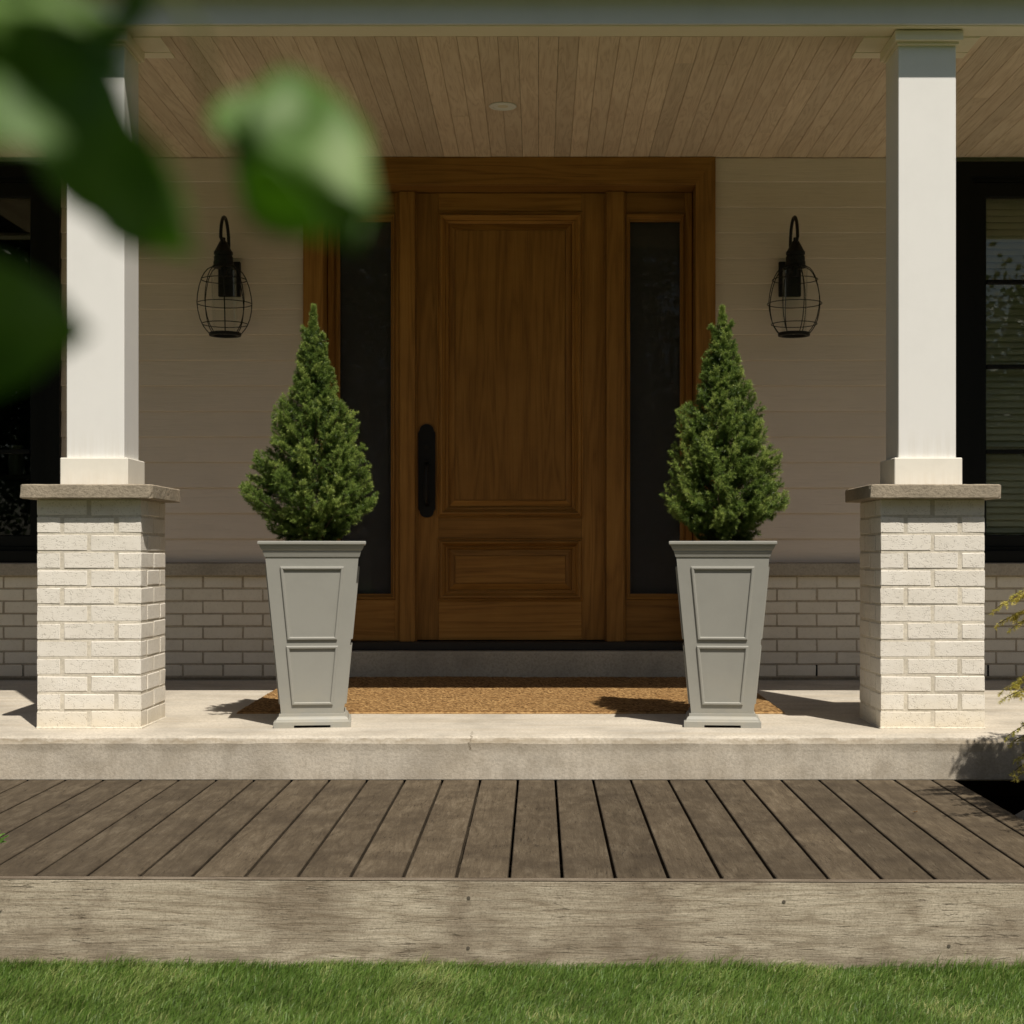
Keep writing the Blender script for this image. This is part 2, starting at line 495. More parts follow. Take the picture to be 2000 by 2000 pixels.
M['bark'] = m_concrete('bark', (0.10, 0.075, 0.05), False, 0.9, 1.0)
M['twig'] = m_plain('green twig', (0.10, 0.12, 0.03), 0.6)
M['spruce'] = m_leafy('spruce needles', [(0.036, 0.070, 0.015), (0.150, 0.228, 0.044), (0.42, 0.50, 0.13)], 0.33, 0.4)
M['golden'] = m_leafy('golden sprays', [(0.10, 0.12, 0.014), (0.38, 0.36, 0.05), (0.75, 0.64, 0.17)], 0.3, 0.5)
M['leaf'] = m_leafy('broad leaf', [(0.06, 0.13, 0.02), (0.13, 0.24, 0.045), (0.24, 0.36, 0.10)], 0.48, 0.55, False, (0.27, 0.47, 0.008), 0.5)
M['grass'] = m_leafy('grass blades', [(0.056, 0.112, 0.016), (0.132, 0.226, 0.038), (0.38, 0.38, 0.15)], 0.3, 0.45)
M['far'] = m_leafy('garden leaves', [(0.03, 0.05, 0.012), (0.06, 0.09, 0.02), (0.10, 0.13, 0.03)], 0.3, 0.5)

# doormat: coarse woven coir
g = G('coir weave')
v = g.vec((1, 1, 1), rnd=False)
br = g.noise(g.vec((0.5, 0.8, 1), rnd=False), 85, 3, 0.7)
b2 = g.noise(v, 300, 2, 0.6)
wv = g.n('ShaderNodeTexWave', {'Vector': v, 'Scale': 15.0, 'Distortion': 2.2, 'Detail': 3.0, 'Detail Scale': 3.0}, wave_type='BANDS', bands_direction='Y').outputs['Fac']
f = g.ma('ADD', g.ma('ADD', g.ma('MULTIPLY', br, 0.55), g.ma('MULTIPLY', b2, 0.2)), g.ma('MULTIPLY', wv, 0.25))
c = g.ramp(f, [(0.36, (0.085, 0.042, 0.014)), (0.50, (0.235, 0.130, 0.046)), (0.66, (0.44, 0.28, 0.12))])
big = g.noise(v, 4, 4)
c = g.mix(g.ramp(big, [(0.4, 0.0), (0.7, 0.25)]), c, (0.2, 0.1, 0.035))
M['coir'] = g.fin(c, 0.85, g.bump(f, 0.9, 0.008), 0.2)

# lawn ground under the blades
g = G('lawn ground')
v = g.vec((1, 1, 1), rnd=False)
c = g.ramp(g.noise(v, 5, 6, 0.7), [(0.3, (0.045, 0.068, 0.018)), (0.55, (0.075, 0.108, 0.028)), (0.75, (0.11, 0.12, 0.045))])
M['lawn'] = g.fin(c, 0.95, g.bump(g.noise(v, 80, 4), 0.8, 0.02), 0.1)

def add_stain(m, z0, z1, col, amt, sc=(60, 60, 3)):
    """faint run-off streaks between two heights"""
    t = m.node_tree; b = next(n for n in t.nodes if n.type == 'BSDF_PRINCIPLED')
    old = b.inputs['Base Color'].links[0].from_socket
    g = G.__new__(G); g.m, g.t = m, t
    pos = g.n('ShaderNodeNewGeometry').outputs['Position']
    z = g.n('ShaderNodeSeparateXYZ', {0: pos}).outputs['Z']
    n1 = g.noise(g.n('ShaderNodeVectorMath', {0: pos, 1: sc}, operation='MULTIPLY').outputs[0], 1.0, 4, 0.7)
    f = g.n('ShaderNodeMapRange', {'Value': z, 1: z0, 2: z1, 3: 1.0, 4: 0.0}).outputs[0]
    k = g.ma('MULTIPLY', g.ma('MULTIPLY', f, g.ramp(n1, [(0.42, 0.0), (0.62, 1.0)])), amt)
    t.links.new(g.mix(k, old, col), b.inputs['Base Color'])
add_stain(M['white'], 1.04, 1.16, (0.56, 0.52, 0.44), 0.32)
add_stain(M['base'], 0.93, 1.0, (0.56, 0.48, 0.34), 0.25)
add_stain(M['planter'], 0.0, 0.22, (0.40, 0.36, 0.27), 0.35, (9, 9, 14))
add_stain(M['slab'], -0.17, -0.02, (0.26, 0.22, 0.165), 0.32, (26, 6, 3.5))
add_stain(M['fascia'], -0.41, -0.27, (0.13, 0.10, 0.07), 0.55, (5, 5, 22))

# ------------------------------------------------------------------ the setting: lawn, deck, porch floor
GZ = -0.413
mb = MB(); mb.box(-60, 60, -60, 40, GZ - 0.3, GZ)
tag(mb.build('lawn', M['lawn']), 'green lawn in front of the wooden deck', None, None, 'structure')
mb = MB(); mb.box(1.56, 5.0, 4.25, 7.4, GZ, GZ + 0.02)
tag(mb.build('soil_bed', M['soil']), 'dark soil bed beside the deck and under the porch floor', None, None, 'structure')

def front_y(x): return 4.150 - 0.019 * x
deck = thing('wooden_deck', (0, 5.0, GZ), 'weathered brown plank deck below the porch with a silvered front board', None, None, 'structure')
PITCH, GAP = 0.1385, 0.0088
def plank_mesh(xc, w):
    mb = MB()
    x0, x1 = xc - w / 2, xc + w / 2
    yb = 5.872
    z_at = lambda y: -0.164 - 0.0099 * (5.88 - y)
    c = 0.0022
    L = []
    for y, dx, dz in ((front_y(xc) + 0.022, c, -c), (front_y(xc) + 0.022 + c, 0, 0), (yb, 0, 0)):
        z = z_at(y)
        L.append([(x0 + dx, y, z - 0.03), (x1 - dx, y, z - 0.03), (x1 - dx, y, z - c + dz), (x1 - dx - c, y, z + dz), (x0 + dx + c, y, z + dz), (x0 + dx, y, z - c + dz)])
    mb.loops(L)
    n = len(L[0])
    mb.add(L[0], [tuple(range(n))]); mb.add(L[-1], [tuple(range(n))])
    return mb
for k in range(-23, 12):
    x0 = -0.0784 + PITCH * k
    w = PITCH - GAP
    if k == 11: w = 0.076
    o = plank_mesh(x0 + GAP / 2 + w / 2, w).build('plank', M['plank'], deck)
    o.rotation_euler = (random.uniform(-.0006, .0006), random.uniform(-.008, .008), 0)
mb = MB()
x0, x1 = -3.3, 1.535
for q in (0,):
    pts = []
    for x in np.linspace(x0, x1, 40):
        y = front_y(x)
        zb, zt = GZ - 0.02, -0.1838
        c = 0.003
        pts.append([(x, y - 0.016, zb), (x, y - 0.016, zt - c), (x, y - 0.016 + c, zt), (x, y + 0.012 - c, zt), (x, y + 0.012, zt - c), (x, y + 0.012, zb)])
    mb.loops(pts)
    mb.add(pts[0], [tuple(range(6))]); mb.add(pts[-1], [tuple(range(6))])
fascia = mb.build('fascia_board', M['fascia'], deck)
for px, py in ((915, 1755), (914, 1853), (1530, 1760), (1850, 1845)):
    D = 4.13
    x = X(px, D); y = front_y(x) - 0.016
    mb = MB()
    a = [(x + 0.0048 * math.cos(t), y - 0.0012, Z(py, D) + 0.0048 * math.sin(t)) for t in np.linspace(0, 2 * math.pi, 11)[:-1]]
    b = [(x + 0.0054 * math.cos(t), y + 0.004, Z(py, D) + 0.0054 * math.sin(t)) for t in np.linspace(0, 2 * math.pi, 11)[:-1]]
    mb.loops([a, b]); mb.add(a, [tuple(range(10))])
    mb.build('screw', M['screw'], fascia)
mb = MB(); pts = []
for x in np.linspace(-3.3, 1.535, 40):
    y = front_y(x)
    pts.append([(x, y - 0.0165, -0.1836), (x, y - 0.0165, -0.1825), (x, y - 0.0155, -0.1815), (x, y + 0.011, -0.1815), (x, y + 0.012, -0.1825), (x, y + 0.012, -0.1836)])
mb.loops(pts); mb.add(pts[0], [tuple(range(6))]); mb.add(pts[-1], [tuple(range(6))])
mb.build('darkened_top_strip', M['darkened_strip'], deck)  # strip added over the fascia top, coloured darker to offset its extra sun
mb = MB(); mb.box(1.449, 1.530, front_y(1.5) + 0.016, 5.872, GZ, -0.1985, 0.002)
mb.build('side_board', M['plank'], deck)
for y in (4.5, 5.1, 5.7):
    mb = MB(); mb.box(-3.2, 1.44, y, y + 0.045, GZ, -0.2145 + 0.0099 * (y - 5.0) , 0)
    mb.build('joist', M['plank'], deck)

# porch floor: one cast slab, worn along its front edge
porch = thing('porch_floor', (0, 6.0, -0.164), 'pale concrete porch floor with a worn front edge', None, None, 'structure')
nx = 420
xs = np.linspace(-4.6, 4.6, nx)
wob = np.cumsum(rng.normal(0, 1, (nx, 3)), 0)
ker = np.ones(9) / 9
wob = np.stack([np.convolve(rng.normal(0, 1, nx), ker, 'same') for _ in range(3)], 1)
L = []
for i, x in enumerate(xs):
    a, b, c_ = wob[i] * 0.0035
    L.append([(x, 7.0, -0.168), (x, 5.885, -0.168), (x, 5.880, -0.163), (x, 5.880 + b * .3, -0.06), (x, 5.879 + a * .6, -0.031 + c_), (x, 5.889 + a, -0.0125 + b * .8),
              (x, 5.905 + a, -0.0055 + c_ * .5), (x, 5.95, -0.0022 + b * .2), (x, 6.3, floor_z(6.3)), (x, 7.2, floor_z(7.2)), (x, 8.35, floor_z(8.35)), (x, 8.35, -0.168)])
mb = MB(); mb.loops([[p for p in l] for l in L])
mb.add(L[0], [tuple(range(12))]); mb.add(L[-1], [tuple(range(12))])
mb.build('slab', M['slab'], porch)
mb = MB(); mb.box(-4.5, 4.5, 7.02, 8.3, GZ - 0.1, -0.169); mb.build('foundation', M['soil'], porch)
mb = MB(); mb.box(-1.17, 0.872, 8.092, 8.32, 0.02, 0.177, 0.006); mb.build('step', M['step'], porch)

# ------------------------------------------------------------------ the house
house = thing('house', (0, 8.1, 0), 'house front with taupe lap siding over white brick and a timber porch ceiling', 'house')
WY = 8.13
CL, CR = X(592, 8.10), X(1397.5, 8.10)
TOP = 2.687
LW = X(116.7, 8.10)                  # right edge of the left window
RW = X(1868, 8.10)                   # left edge of the right window
# walls behind everything
def wall(x0, x1, z0, z1, y0=8.155, y1=8.30):
    mb = MB(); mb.box(x0, x1, y0, y1, z0, z1); return mb.build('wall', M['siding'], house)
wall(LW - 0.004, CL + 0.03, -0.16, 2.9); wall(CR - 0.03, RW + 0.004, -0.16, 2.9)
wall(CL + 0.031, CR - 0.031, 2.5555, 2.9, 8.305, 8.34)
wall(-4.6, LW - 1.05, -0.16, 2.9); wall(RW + 1.25, 4.6, -0.16, 2.9)
wall(LW - 1.049, LW - 0.005, -0.16, 0.60); wall(RW + 0.005, RW + 1.249, -0.16, 0.60)
wall(LW - 1.049, LW - 0.005, 2.665, 2.9); wall(RW + 0.005, RW + 1.249, 2.665, 2.9)
# dim room behind the glass
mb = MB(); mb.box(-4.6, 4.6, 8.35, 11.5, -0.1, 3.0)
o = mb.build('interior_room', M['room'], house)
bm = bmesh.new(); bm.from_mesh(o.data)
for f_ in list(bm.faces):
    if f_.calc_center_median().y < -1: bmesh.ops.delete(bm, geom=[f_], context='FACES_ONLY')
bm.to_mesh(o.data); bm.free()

# lap siding, each board tipped out at its foot
def siding_board(x0, x1, z0, z1, lap=0.011):
    mb = MB()
    yb, yt, t = WY - lap, WY, 0.020
    L = []
    for x in (x0, x1):
        L.append([(x, yb, z0 + 0.002), (x, yb + 0.002, z0), (x, yb + 0.012, z0), (x, 8.153, z0 + 0.02), (x, 8.153, z1 + 0.012), (x, yt + 0.004, z1 + 0.012)])
    mb.loops(L); mb.add(L[0], [tuple(range(6))]); mb.add(L[1], [tuple(range(6))])
    return mb.build('siding_board', M['siding'], house)
PZ = 0.1296
zf = Z(356, WY)
for xa, xb in ((LW - 0.002, CL + 0.002), (CR - 0.002, RW + 0.002)):
    mb = MB(); mb.box(xa, xb, WY - 0.014, 8.153, zf, TOP - 0.002, 0.002); mb.build('frieze_board', M['siding'], house)
    for r in range(15):
        z1 = zf - PZ * r
        siding_board(xa, xb, z1 - PZ, z1 - 0.004)
# stone ledge and brick base
for xa, xb in ((-3.6, CL + 0.0), (CR, 3.5)):
    mb = MB()
    L = []
    for x in (xa, xb):
        L.append([(x, 8.068, 0.564), (x, 8.066, 0.568), (x, 8.066, 0.622), (x, 8.070, 0.626), (x, 8.152, 0.634), (x, 8.152, 0.564)])
    mb.loops(L); mb.add(L[0], [tuple(range(6))]); mb.add(L[1], [tuple(range(6))])
    mb.build('ledge', M['ledge'], house)
    mb = MB(); mb.box(xa, xb, 8.1035, 8.153, 0.046, 0.564); mb.build('mortar', M['wmortar'], house)
    mb = MB(); mb.box(xa, xb, 8.117, 8.153, 0.0, 0.046); mb.build('flashing', M['wmortar'], house)
def brick_variants(name, lx, ly, lz, mat, n):
    out = []
    for i in range(n):
        mb = MB(); mb.box(-lx / 2, lx / 2, -ly / 2, ly / 2, -lz / 2, lz / 2, random.uniform(0.0010, 0.0024))
        mb.v = [(x + random.uniform(-.0014, .0014), y + random.uniform(-.0008, .0008), z + random.uniform(-.0014, .0014)) for x, y, z in mb.v]
        me = bpy.data.meshes.new(name); me.from_pydata(mb.v, [], mb.f)
        bm = bmesh.new(); bm.from_mesh(me); bmesh.ops.recalc_face_normals(bm, faces=bm.faces); bm.to_mesh(me); bm.free()
        me.materials.append(mat); out.append(me)
    return out
WP, WC = 0.2022, 0.0641
wb_full = brick_variants('wall_brick', 0.1925, 0.04, 0.0545, M['wbrick'], 8)
for side in (-1, 1):
    lim0, lim1 = (-3.55, CL) if side < 0 else (CR, 3.45)
    base = -1.806 if side < 0 else 1.2056
    for r in range(8):
        zc = 0.564 - WC * (r + 0.5) - 0.002
        off = base + (0.101 if r % 2 == 0 else 0.0)
        k0 = int(math.floor((lim0 - off) / WP)) - 1
        for k in range(k0, k0 + 20):
            a, b = off + WP * k + 0.0048, off + WP * (k + 1) - 0.0048
            a2, b2 = max(a, lim0 + 0.002), min(b, lim1 - 0.002)
            if b2 - a2 < 0.015: continue
            inst('brick', random.choice(wb_full), house, ((a2 + b2) / 2, 8.1205 + random.uniform(-.0008, .0008), zc), 0, ((b2 - a2) / 0.1925, 1, 1))
for px in (43, 352.8, 1595, 1930):
    x = X(px, 8.1)
    mb = MB(); mb.box(x - 0.0052, x + 0.0052, 8.1015, 8.118, 0.053, 0.110); mb.build('weep_hole', M['black'], house)

# porch ceiling boards, running front to back
SP = 0.0799
FY, BY = 6.236, 8.118
k = -40
while True:
    x0 = -0.003 + SP * k
    if x0 > 3.2: break
    cuts = [FY, BY]
    if random.random() < 0.28: cuts.insert(1, random.uniform(FY + 0.3, BY - 0.3))
    for a, b in zip(cuts[:-1], cuts[1:]):
        z = TOP + random.uniform(0.0, 0.0012)
        mb = MB()
        w0, w1 = x0 + 0.0006, x0 + SP - 0.0006
        L = []
        for y in (a + 0.0006, b - 0.0006):
            b_ = 0.0014 if k % 3 else 0.0022
            L.append([(w0 + b_, y, z), (w1 - b_, y, z), (w1, y, z + b_), (w1, y, z + 0.016), (w0, y, z + 0.016), (w0, y, z + b_)])
        mb.loops(L); mb.add(L[0], [tuple(range(6))]); mb.add(L[1], [tuple(range(6))])
        mb.build('soffit_board', M['soffit'], house)
    k += 1
mb = MB(); mb.box(-4.6, 4.6, 6.24, 8.34, TOP + 0.018, TOP + 0.05); mb.build('ceiling_deck', M['room'], house)
# beam, eave and roof
mb = MB(); mb.box(-4.6, 4.6, 6.115, 6.234, 2.687, 3.02, 0.003); mb.build('beam', M['trim'], house)
mb = MB(); mb.box(-4.6, 4.6, 6.100, 6.1135, 2.691, 2.94, 0.002); mb.build('beam_face', M['beam'], house)
mb = MB(); mb.box(-4.6, 4.6, 6.018, 6.0985, 2.796, 3.03, 0.002); mb.build('eave', M['beam'], house)
mb = MB()
L = [[(x, 5.90, 3.04), (x, 5.90, 3.08), (x, 9.0, 4.2), (x, 9.0, 4.1)] for x in (-4.7, 4.7)]
mb.loops(L); mb.add(L[0], [(0, 1, 2, 3)]); mb.add(L[1], [(0, 1, 2, 3)]); mb.build('roof', M['room'], house)
mb = MB(); mb.box(-4.6, 4.6, 8.345, 8.4, 2.74, 4.0); mb.build('upper_wall', M['siding'], house)
# trim pads round the column heads
for xa, xb in ((-1.934, -1.4786), (1.2685, 1.7215)):
    mb = MB(); mb.box(xa, xb, 6.2365, 6.4155, TOP - 0.0035, TOP + 0.010, 0.001); mb.build('soffit_trim', M['trim'], house)
    mb = MB(); mb.box(xa, xb, 6.4175, 6.488, TOP - 0.0055, TOP + 0.010, 0.001); mb.build('soffit_trim', M['trim'], house)

# --- doorway
def ring(rects, name, mat, parent, close=False):
    """mitred frame from nested (x0,x1,z0,z1,y) rectangles"""
    mb = MB()
    mb.loops([[(a, y, c), (b, y, c), (b, y, d), (a, y, d)] for a, b, c, d, y in rects], close)
    return mb.build(name, mat, parent)
def ring4(rects, name, parent):
    """the same, as four mitred lengths whose grain follows each side"""
    for side in range(4):
        mb = MB(); L = []
        for a, b, c, d, y in rects:
            q = [(a, y, c), (b, y, c), (b, y, d), (a, y, d)]
            L.append([q[side], q[(side + 1) % 4]])
        vs, fs = [p for l in L for p in l], []
        for i in range(len(L) - 1): fs.append((2 * i, 2 * i + 1, 2 * i + 3, 2 * i + 2))
        mb.add(vs, fs)
        mb.build(name, M['door_h'] if side % 2 == 0 else M['door_v'], parent)
zt = lambda py, D=8.26: Z(py, D)
CAS = 8.098
mb = MB()
xi0, xi1 = X(631, 8.10), X(1359, 8.10)
zc0, zc1 = Z(359, 8.10), TOP - 0.002
casing = thing('door_casing', (0, 8.1, 0.0)); casing.parent = house; casing.location = (0, 0, 0)
def cas(pts, m):
    mb = MB(); mb.prism(pts, CAS, 8.152); return mb.build('casing_board', m, casing)
cas([(CL, 0.186), (xi0, 0.186), (xi0, zc0), (CL, zc1)], M['door_v'])
cas([(xi1, 0.186), (CR, 0.186), (CR, zc1), (xi1, zc0)], M['door_v'])
cas([(CL, zc1), (xi0, zc0), (xi1, zc0), (CR, zc1)], M['door_h'])
for a, b in ((xi0 - 0.03, xi0 - 0.002), (xi1 + 0.002, xi1 + 0.03)):
    mb = MB(); mb.box(a, b, 8.153, 8.345, 0.186, zc0 + 0.02); mb.build('jamb', M['door_v'], casing)
mb = MB(); mb.box(xi0 - 0.001, xi1 + 0.001, 8.104, 8.345, zc0 - 0.004, zc0 + 0.028, 0.003); mb.build('head_jamb', M['door_h'], casing)
FD = 8.262
zh = zc0 - 0.005
zb = 0.224
# posts
for a, b in ((780, 811), (1184, 1219)):
    mb = MB(); mb.box(X(a, 8.235), X(b, 8.235), 8.235, 8.34, 0.1785, zh, 0.004); mb.build('post', M['door_v'], casing)
    x0_, x1_ = X(a, 8.235), X(b, 8.235)
    for q in (x0_ - 0.006, x1_ + 0.001):
        mb = MB(); mb.box(q, q + 0.005, 8.25, 8.33, 0.21, zh - 0.001, 0.001); mb.build('bead', M['door_v'], casing)
mb = MB(); mb.box(X(631, 8.26), X(1359, 8.26), 8.20, 8.345, 0.1775, 0.222, 0.004); mb.build('threshold', M['thresh'], casing)
# sidelights
def sidelight(xa, xb, ga, gb):
    s = thing('sidelight', (0, 8.1, 0)); s.parent = house; s.location = (0, 0, 0)
    z0, z1 = zb, zh - 0.001
    zg0, zg1 = Z(1160, FD), Z(431, FD)
    g0, g1 = X(ga, FD), X(gb, FD)
    X0, X1 = X(xa, FD), X(xb, FD)
    m = 0.022
    for a, b in ((X0, g0 - m), (g1 + m, X1)):
        mb = MB(); mb.box(a, b, FD, 8.33, z0, z1, 0.002); mb.build('stile', M['door_v'], s)
    mb = MB(); mb.box(g0 - m, g1 + m, FD + 0.002, 8.33, zg1 + 0.036, z1, 0.002); mb.build('rail', M['door_h'], s)
    mb = MB(); mb.box(g0 - m, g1 + m, FD + 0.002, 8.33, z0, zg0 - 0.028, 0.002); mb.build('rail', M['door_h'], s)
    e = 0.0015
    ring4([(g0 - m, g1 + m, zg0 - 0.028, zg1 + 0.036, FD + 0.02), (g0 - m + e, g1 + m - e, zg0 - 0.028 + e, zg1 + 0.036 - e, FD - 0.008),
          (g0 - 0.014, g1 + 0.014, zg0 - 0.018, zg1 + 0.022, FD - 0.010), (g0 - 0.006, g1 + 0.006, zg0 - 0.006, zg1 + 0.012, FD + 0.012),
          (g0, g1, zg0, zg1, FD + 0.016), (g0, g1, zg0, zg1, FD + 0.05)], 'moulding', s)
    mb = MB(); mb.box(g0 - 0.004, g1 + 0.004, FD + 0.036, FD + 0.042, zg0 - 0.004, zg1 + 0.004); mb.build('pane', M['dglass'], s)
    mb = MB(); mb.box(g0 - 0.03, g1 + 0.03, 8.335, 8.339, zg0 - 0.03, zg1 + 0.03); mb.build('curtain', M['curtain'], s)
sidelight(640, 779.5, 663, 763)
sidelight(1220, 1352, 1231, 1329)
# entry door
dr = thing('entry_door', (0, 8.1, 0)); dr.parent = house; dr.location = (0, 0, 0)
DD = 8.272
dx0, dx1 = X(812.5, DD), X(1182, DD)
dz0, dz1 = zb + 0.004, zh - 0.003
px0, px1 = X(857, DD), X(1136, DD)
up0, up1 = Z(1008, DD), Z(417, DD)
lo0, lo1 = Z(1171, DD), Z(1054, DD)
for a, b in ((dx0, px0), (px1, dx1)):
    mb = MB(); mb.box(a, b, DD, 8.32, dz0, dz1, 0.0015); mb.build('stile', M['door_v'], dr)
for a, b in ((up1, dz1), (lo1, up0), (dz0, lo0)):
    mb = MB(); mb.box(px0 + .0004, px1 - .0004, DD + 0.0004, 8.32, a, b, 0.0012); mb.build('rail', M['door_h'], dr)
def panel(z0, z1, mat):
    def r(i, y): return (px0 + i, px1 - i, z0 + i, z1 - i, DD + y)
    ring4([r(-.007, .004), r(-.007, -.007), r(-.003, -.010), r(.001, -.006), r(.004, -.006), r(.007, -.014), r(.012, -.018), r(.018, -.016), r(.026, -.004), r(.034, .009), r(.036, .006), r(.040, .007), r(.045, .014), r(.049, .017), r(.050, .030)], 'moulding', dr)
    ring4([r(.047, .028), r(.051, .024), r(.079, .011), r(.0815, .010), r(.0825, .0145), r(.0848, .0145), r(.0856, .009)], 'bevel', dr)
    mb = MB(); q = r(.0855, .009); mb.box(q[0], q[1], q[4], q[4] + 0.02, q[2], q[3]); mb.build('panel', mat, dr)
panel(up0, up1, M['door_v']); panel(lo0, lo1, M['door_h'])
# handle plate, grip and thumb latch
hx, hz = X(833.3, 8.26), Z(919.5, 8.26)
hw, hh = 0.0445, 0.242
ol = []
for t in np.linspace(0, math.pi, 15): ol.append((hx + hw * 0.80 * math.cos(t), hz + hh - 0.030 + 0.030 * math.sin(t)))
ol = [(hx + hw, hz - hh + 0.044), (hx + hw, hz + hh - 0.044), (hx + hw * 0.88, hz + hh - 0.037)] + ol + [(hx - hw * 0.88, hz + hh - 0.037), (hx - hw, hz + hh - 0.044), (hx - hw, hz - hh + 0.044), (hx - hw * 0.88, hz - hh + 0.037)]
for t in np.linspace(math.pi, 2 * math.pi, 15): ol.append((hx + hw * 0.80 * math.cos(t), hz - hh + 0.030 + 0.030 * math.sin(t)))
ol.append((hx + hw * 0.88, hz - hh + 0.037))
mb = MB(); mb.prism(ol, DD - 0.008, DD - 0.0005); plate = mb.build('handle_plate', M['black'], dr)
mb = MB(); mb.tube([(hx, DD - 0.006, hz + 0.03), (hx, DD - 0.045, hz + 0.02), (hx, DD - 0.062, hz - 0.03), (hx, DD - 0.062, hz - 0.11), (hx, DD - 0.045, hz - 0.165), (hx, DD - 0.006, hz - 0.175)], [0.012, 0.010, 0.012, 0.013, 0.010, 0.012], 10)
mb.build('handle', M['black'], dr)
mb = MB(); mb.box(hx - 0.012, hx + 0.012, DD - 0.048, DD - 0.008, hz + 0.045, hz + 0.053, 0.002); mb.build('thumb_latch', M['black'], dr)
mb = MB(); mb.lathe([(0.018, 0), (0.018, 0.007), (0.006, 0.009)], 0, 0, 16)
mb.v = [(hx + x, DD - 0.008 - z, hz + 0.13 + y) for x, y, z in mb.v]; mb.build('lock', M['black'], dr)

# --- windows
def window(x_in, sgn, blinds):
    """x_in: the edge next to the door side; the window runs away from it"""
    w = thing('window', (0, 8.1, 0)); w.parent = house; w.location = (0, 0, 0)
    W = 1.05 if sgn < 0 else 1.25
    xa, xb = (x_in - W, x_in) if sgn < 0 else (x_in, x_in + W)
    z0, z1 = 0.628, 2.662
    ring([(xa, xb, z0, z1, 8.16), (xa, xb, z0, z1, 8.095), (xa + 0.07, xb - 0.07, z0 + 0.06, z1 - 0.075, 8.095),
          (xa + 0.072, xb - 0.072, z0 + 0.062, z1 - 0.077, 8.125), (xa + 0.09, xb - 0.09, z0 + 0.08, z1 - 0.095, 8.125), (xa + 0.09, xb - 0.09, z0 + 0.08, z1 - 0.095, 8.18)], 'frame', M['frame'], w)
    gx0, gx1 = xa + 0.165, xb - 0.165
    gz0, gz1 = Z(1045, 8.16), Z(387, 8.16)
    ring([(xa + 0.088, xb - 0.088, z0 + 0.078, z1 - 0.093, 8.175), (xa + 0.092, xb - 0.092, z0 + 0.082, z1 - 0.097, 8.14), (gx0 - 0.006, gx1 + 0.006, gz0 - 0.006, gz1 + 0.006, 8.14),
          (gx0, gx1, gz0, gz1, 8.150), (gx0, gx1, gz0, gz1, 8.19)], 'sash', M['frame'], w)
    for py in (550.5, 716, 882):
        zc = Z(py, 8.15)
        mb = MB(); mb.box(gx0 + .001, gx1 - .001, 8.147, 8.172, zc - 0.0115, zc + 0.0115, 0.004); mb.build('muntin', M['frame'], w)
    mb = MB(); mb.box(gx0 - 0.003, gx1 + 0.003, 8.158, 8.163, gz0 - 0.003, gz1 + 0.003); mb.build('pane', M['glass'], w)
    if blinds:
        me = None
        zc = gz1 + 0.01
        while zc > gz0 - 0.02:
            if me is None:
                mb = MB(); a = 0.5
                L = []
                for x in (gx0 - 0.05, gx1 + 0.05):
                    L.append([(x, -0.013, -0.0185), (x, 0, 0.001), (x, 0.013, 0.0185), (x, 0.014, 0.0175), (x, 0.001, 0.0), (x, -0.012, -0.0195)])
                mb.loops(L); mb.add(L[0], [tuple(range(6))]); mb.add(L[1], [tuple(range(6))])
                mb.v = [(x, y + 8.235, z + zc) for x, y, z in mb.v]
                o = mb.build('slat', M['blind'], w); me = o.data; ox = o.location.x
            else:
                o = link(bpy.data.objects.new('slat', me)); o.parent = w; o.location = (ox, 8.235 - 8.1, zc)
                o.rotation_euler.x = random.uniform(-.05, .05)
            zc -= 0.034
    return w
window(LW, -1, False)
window(RW, 1, True)

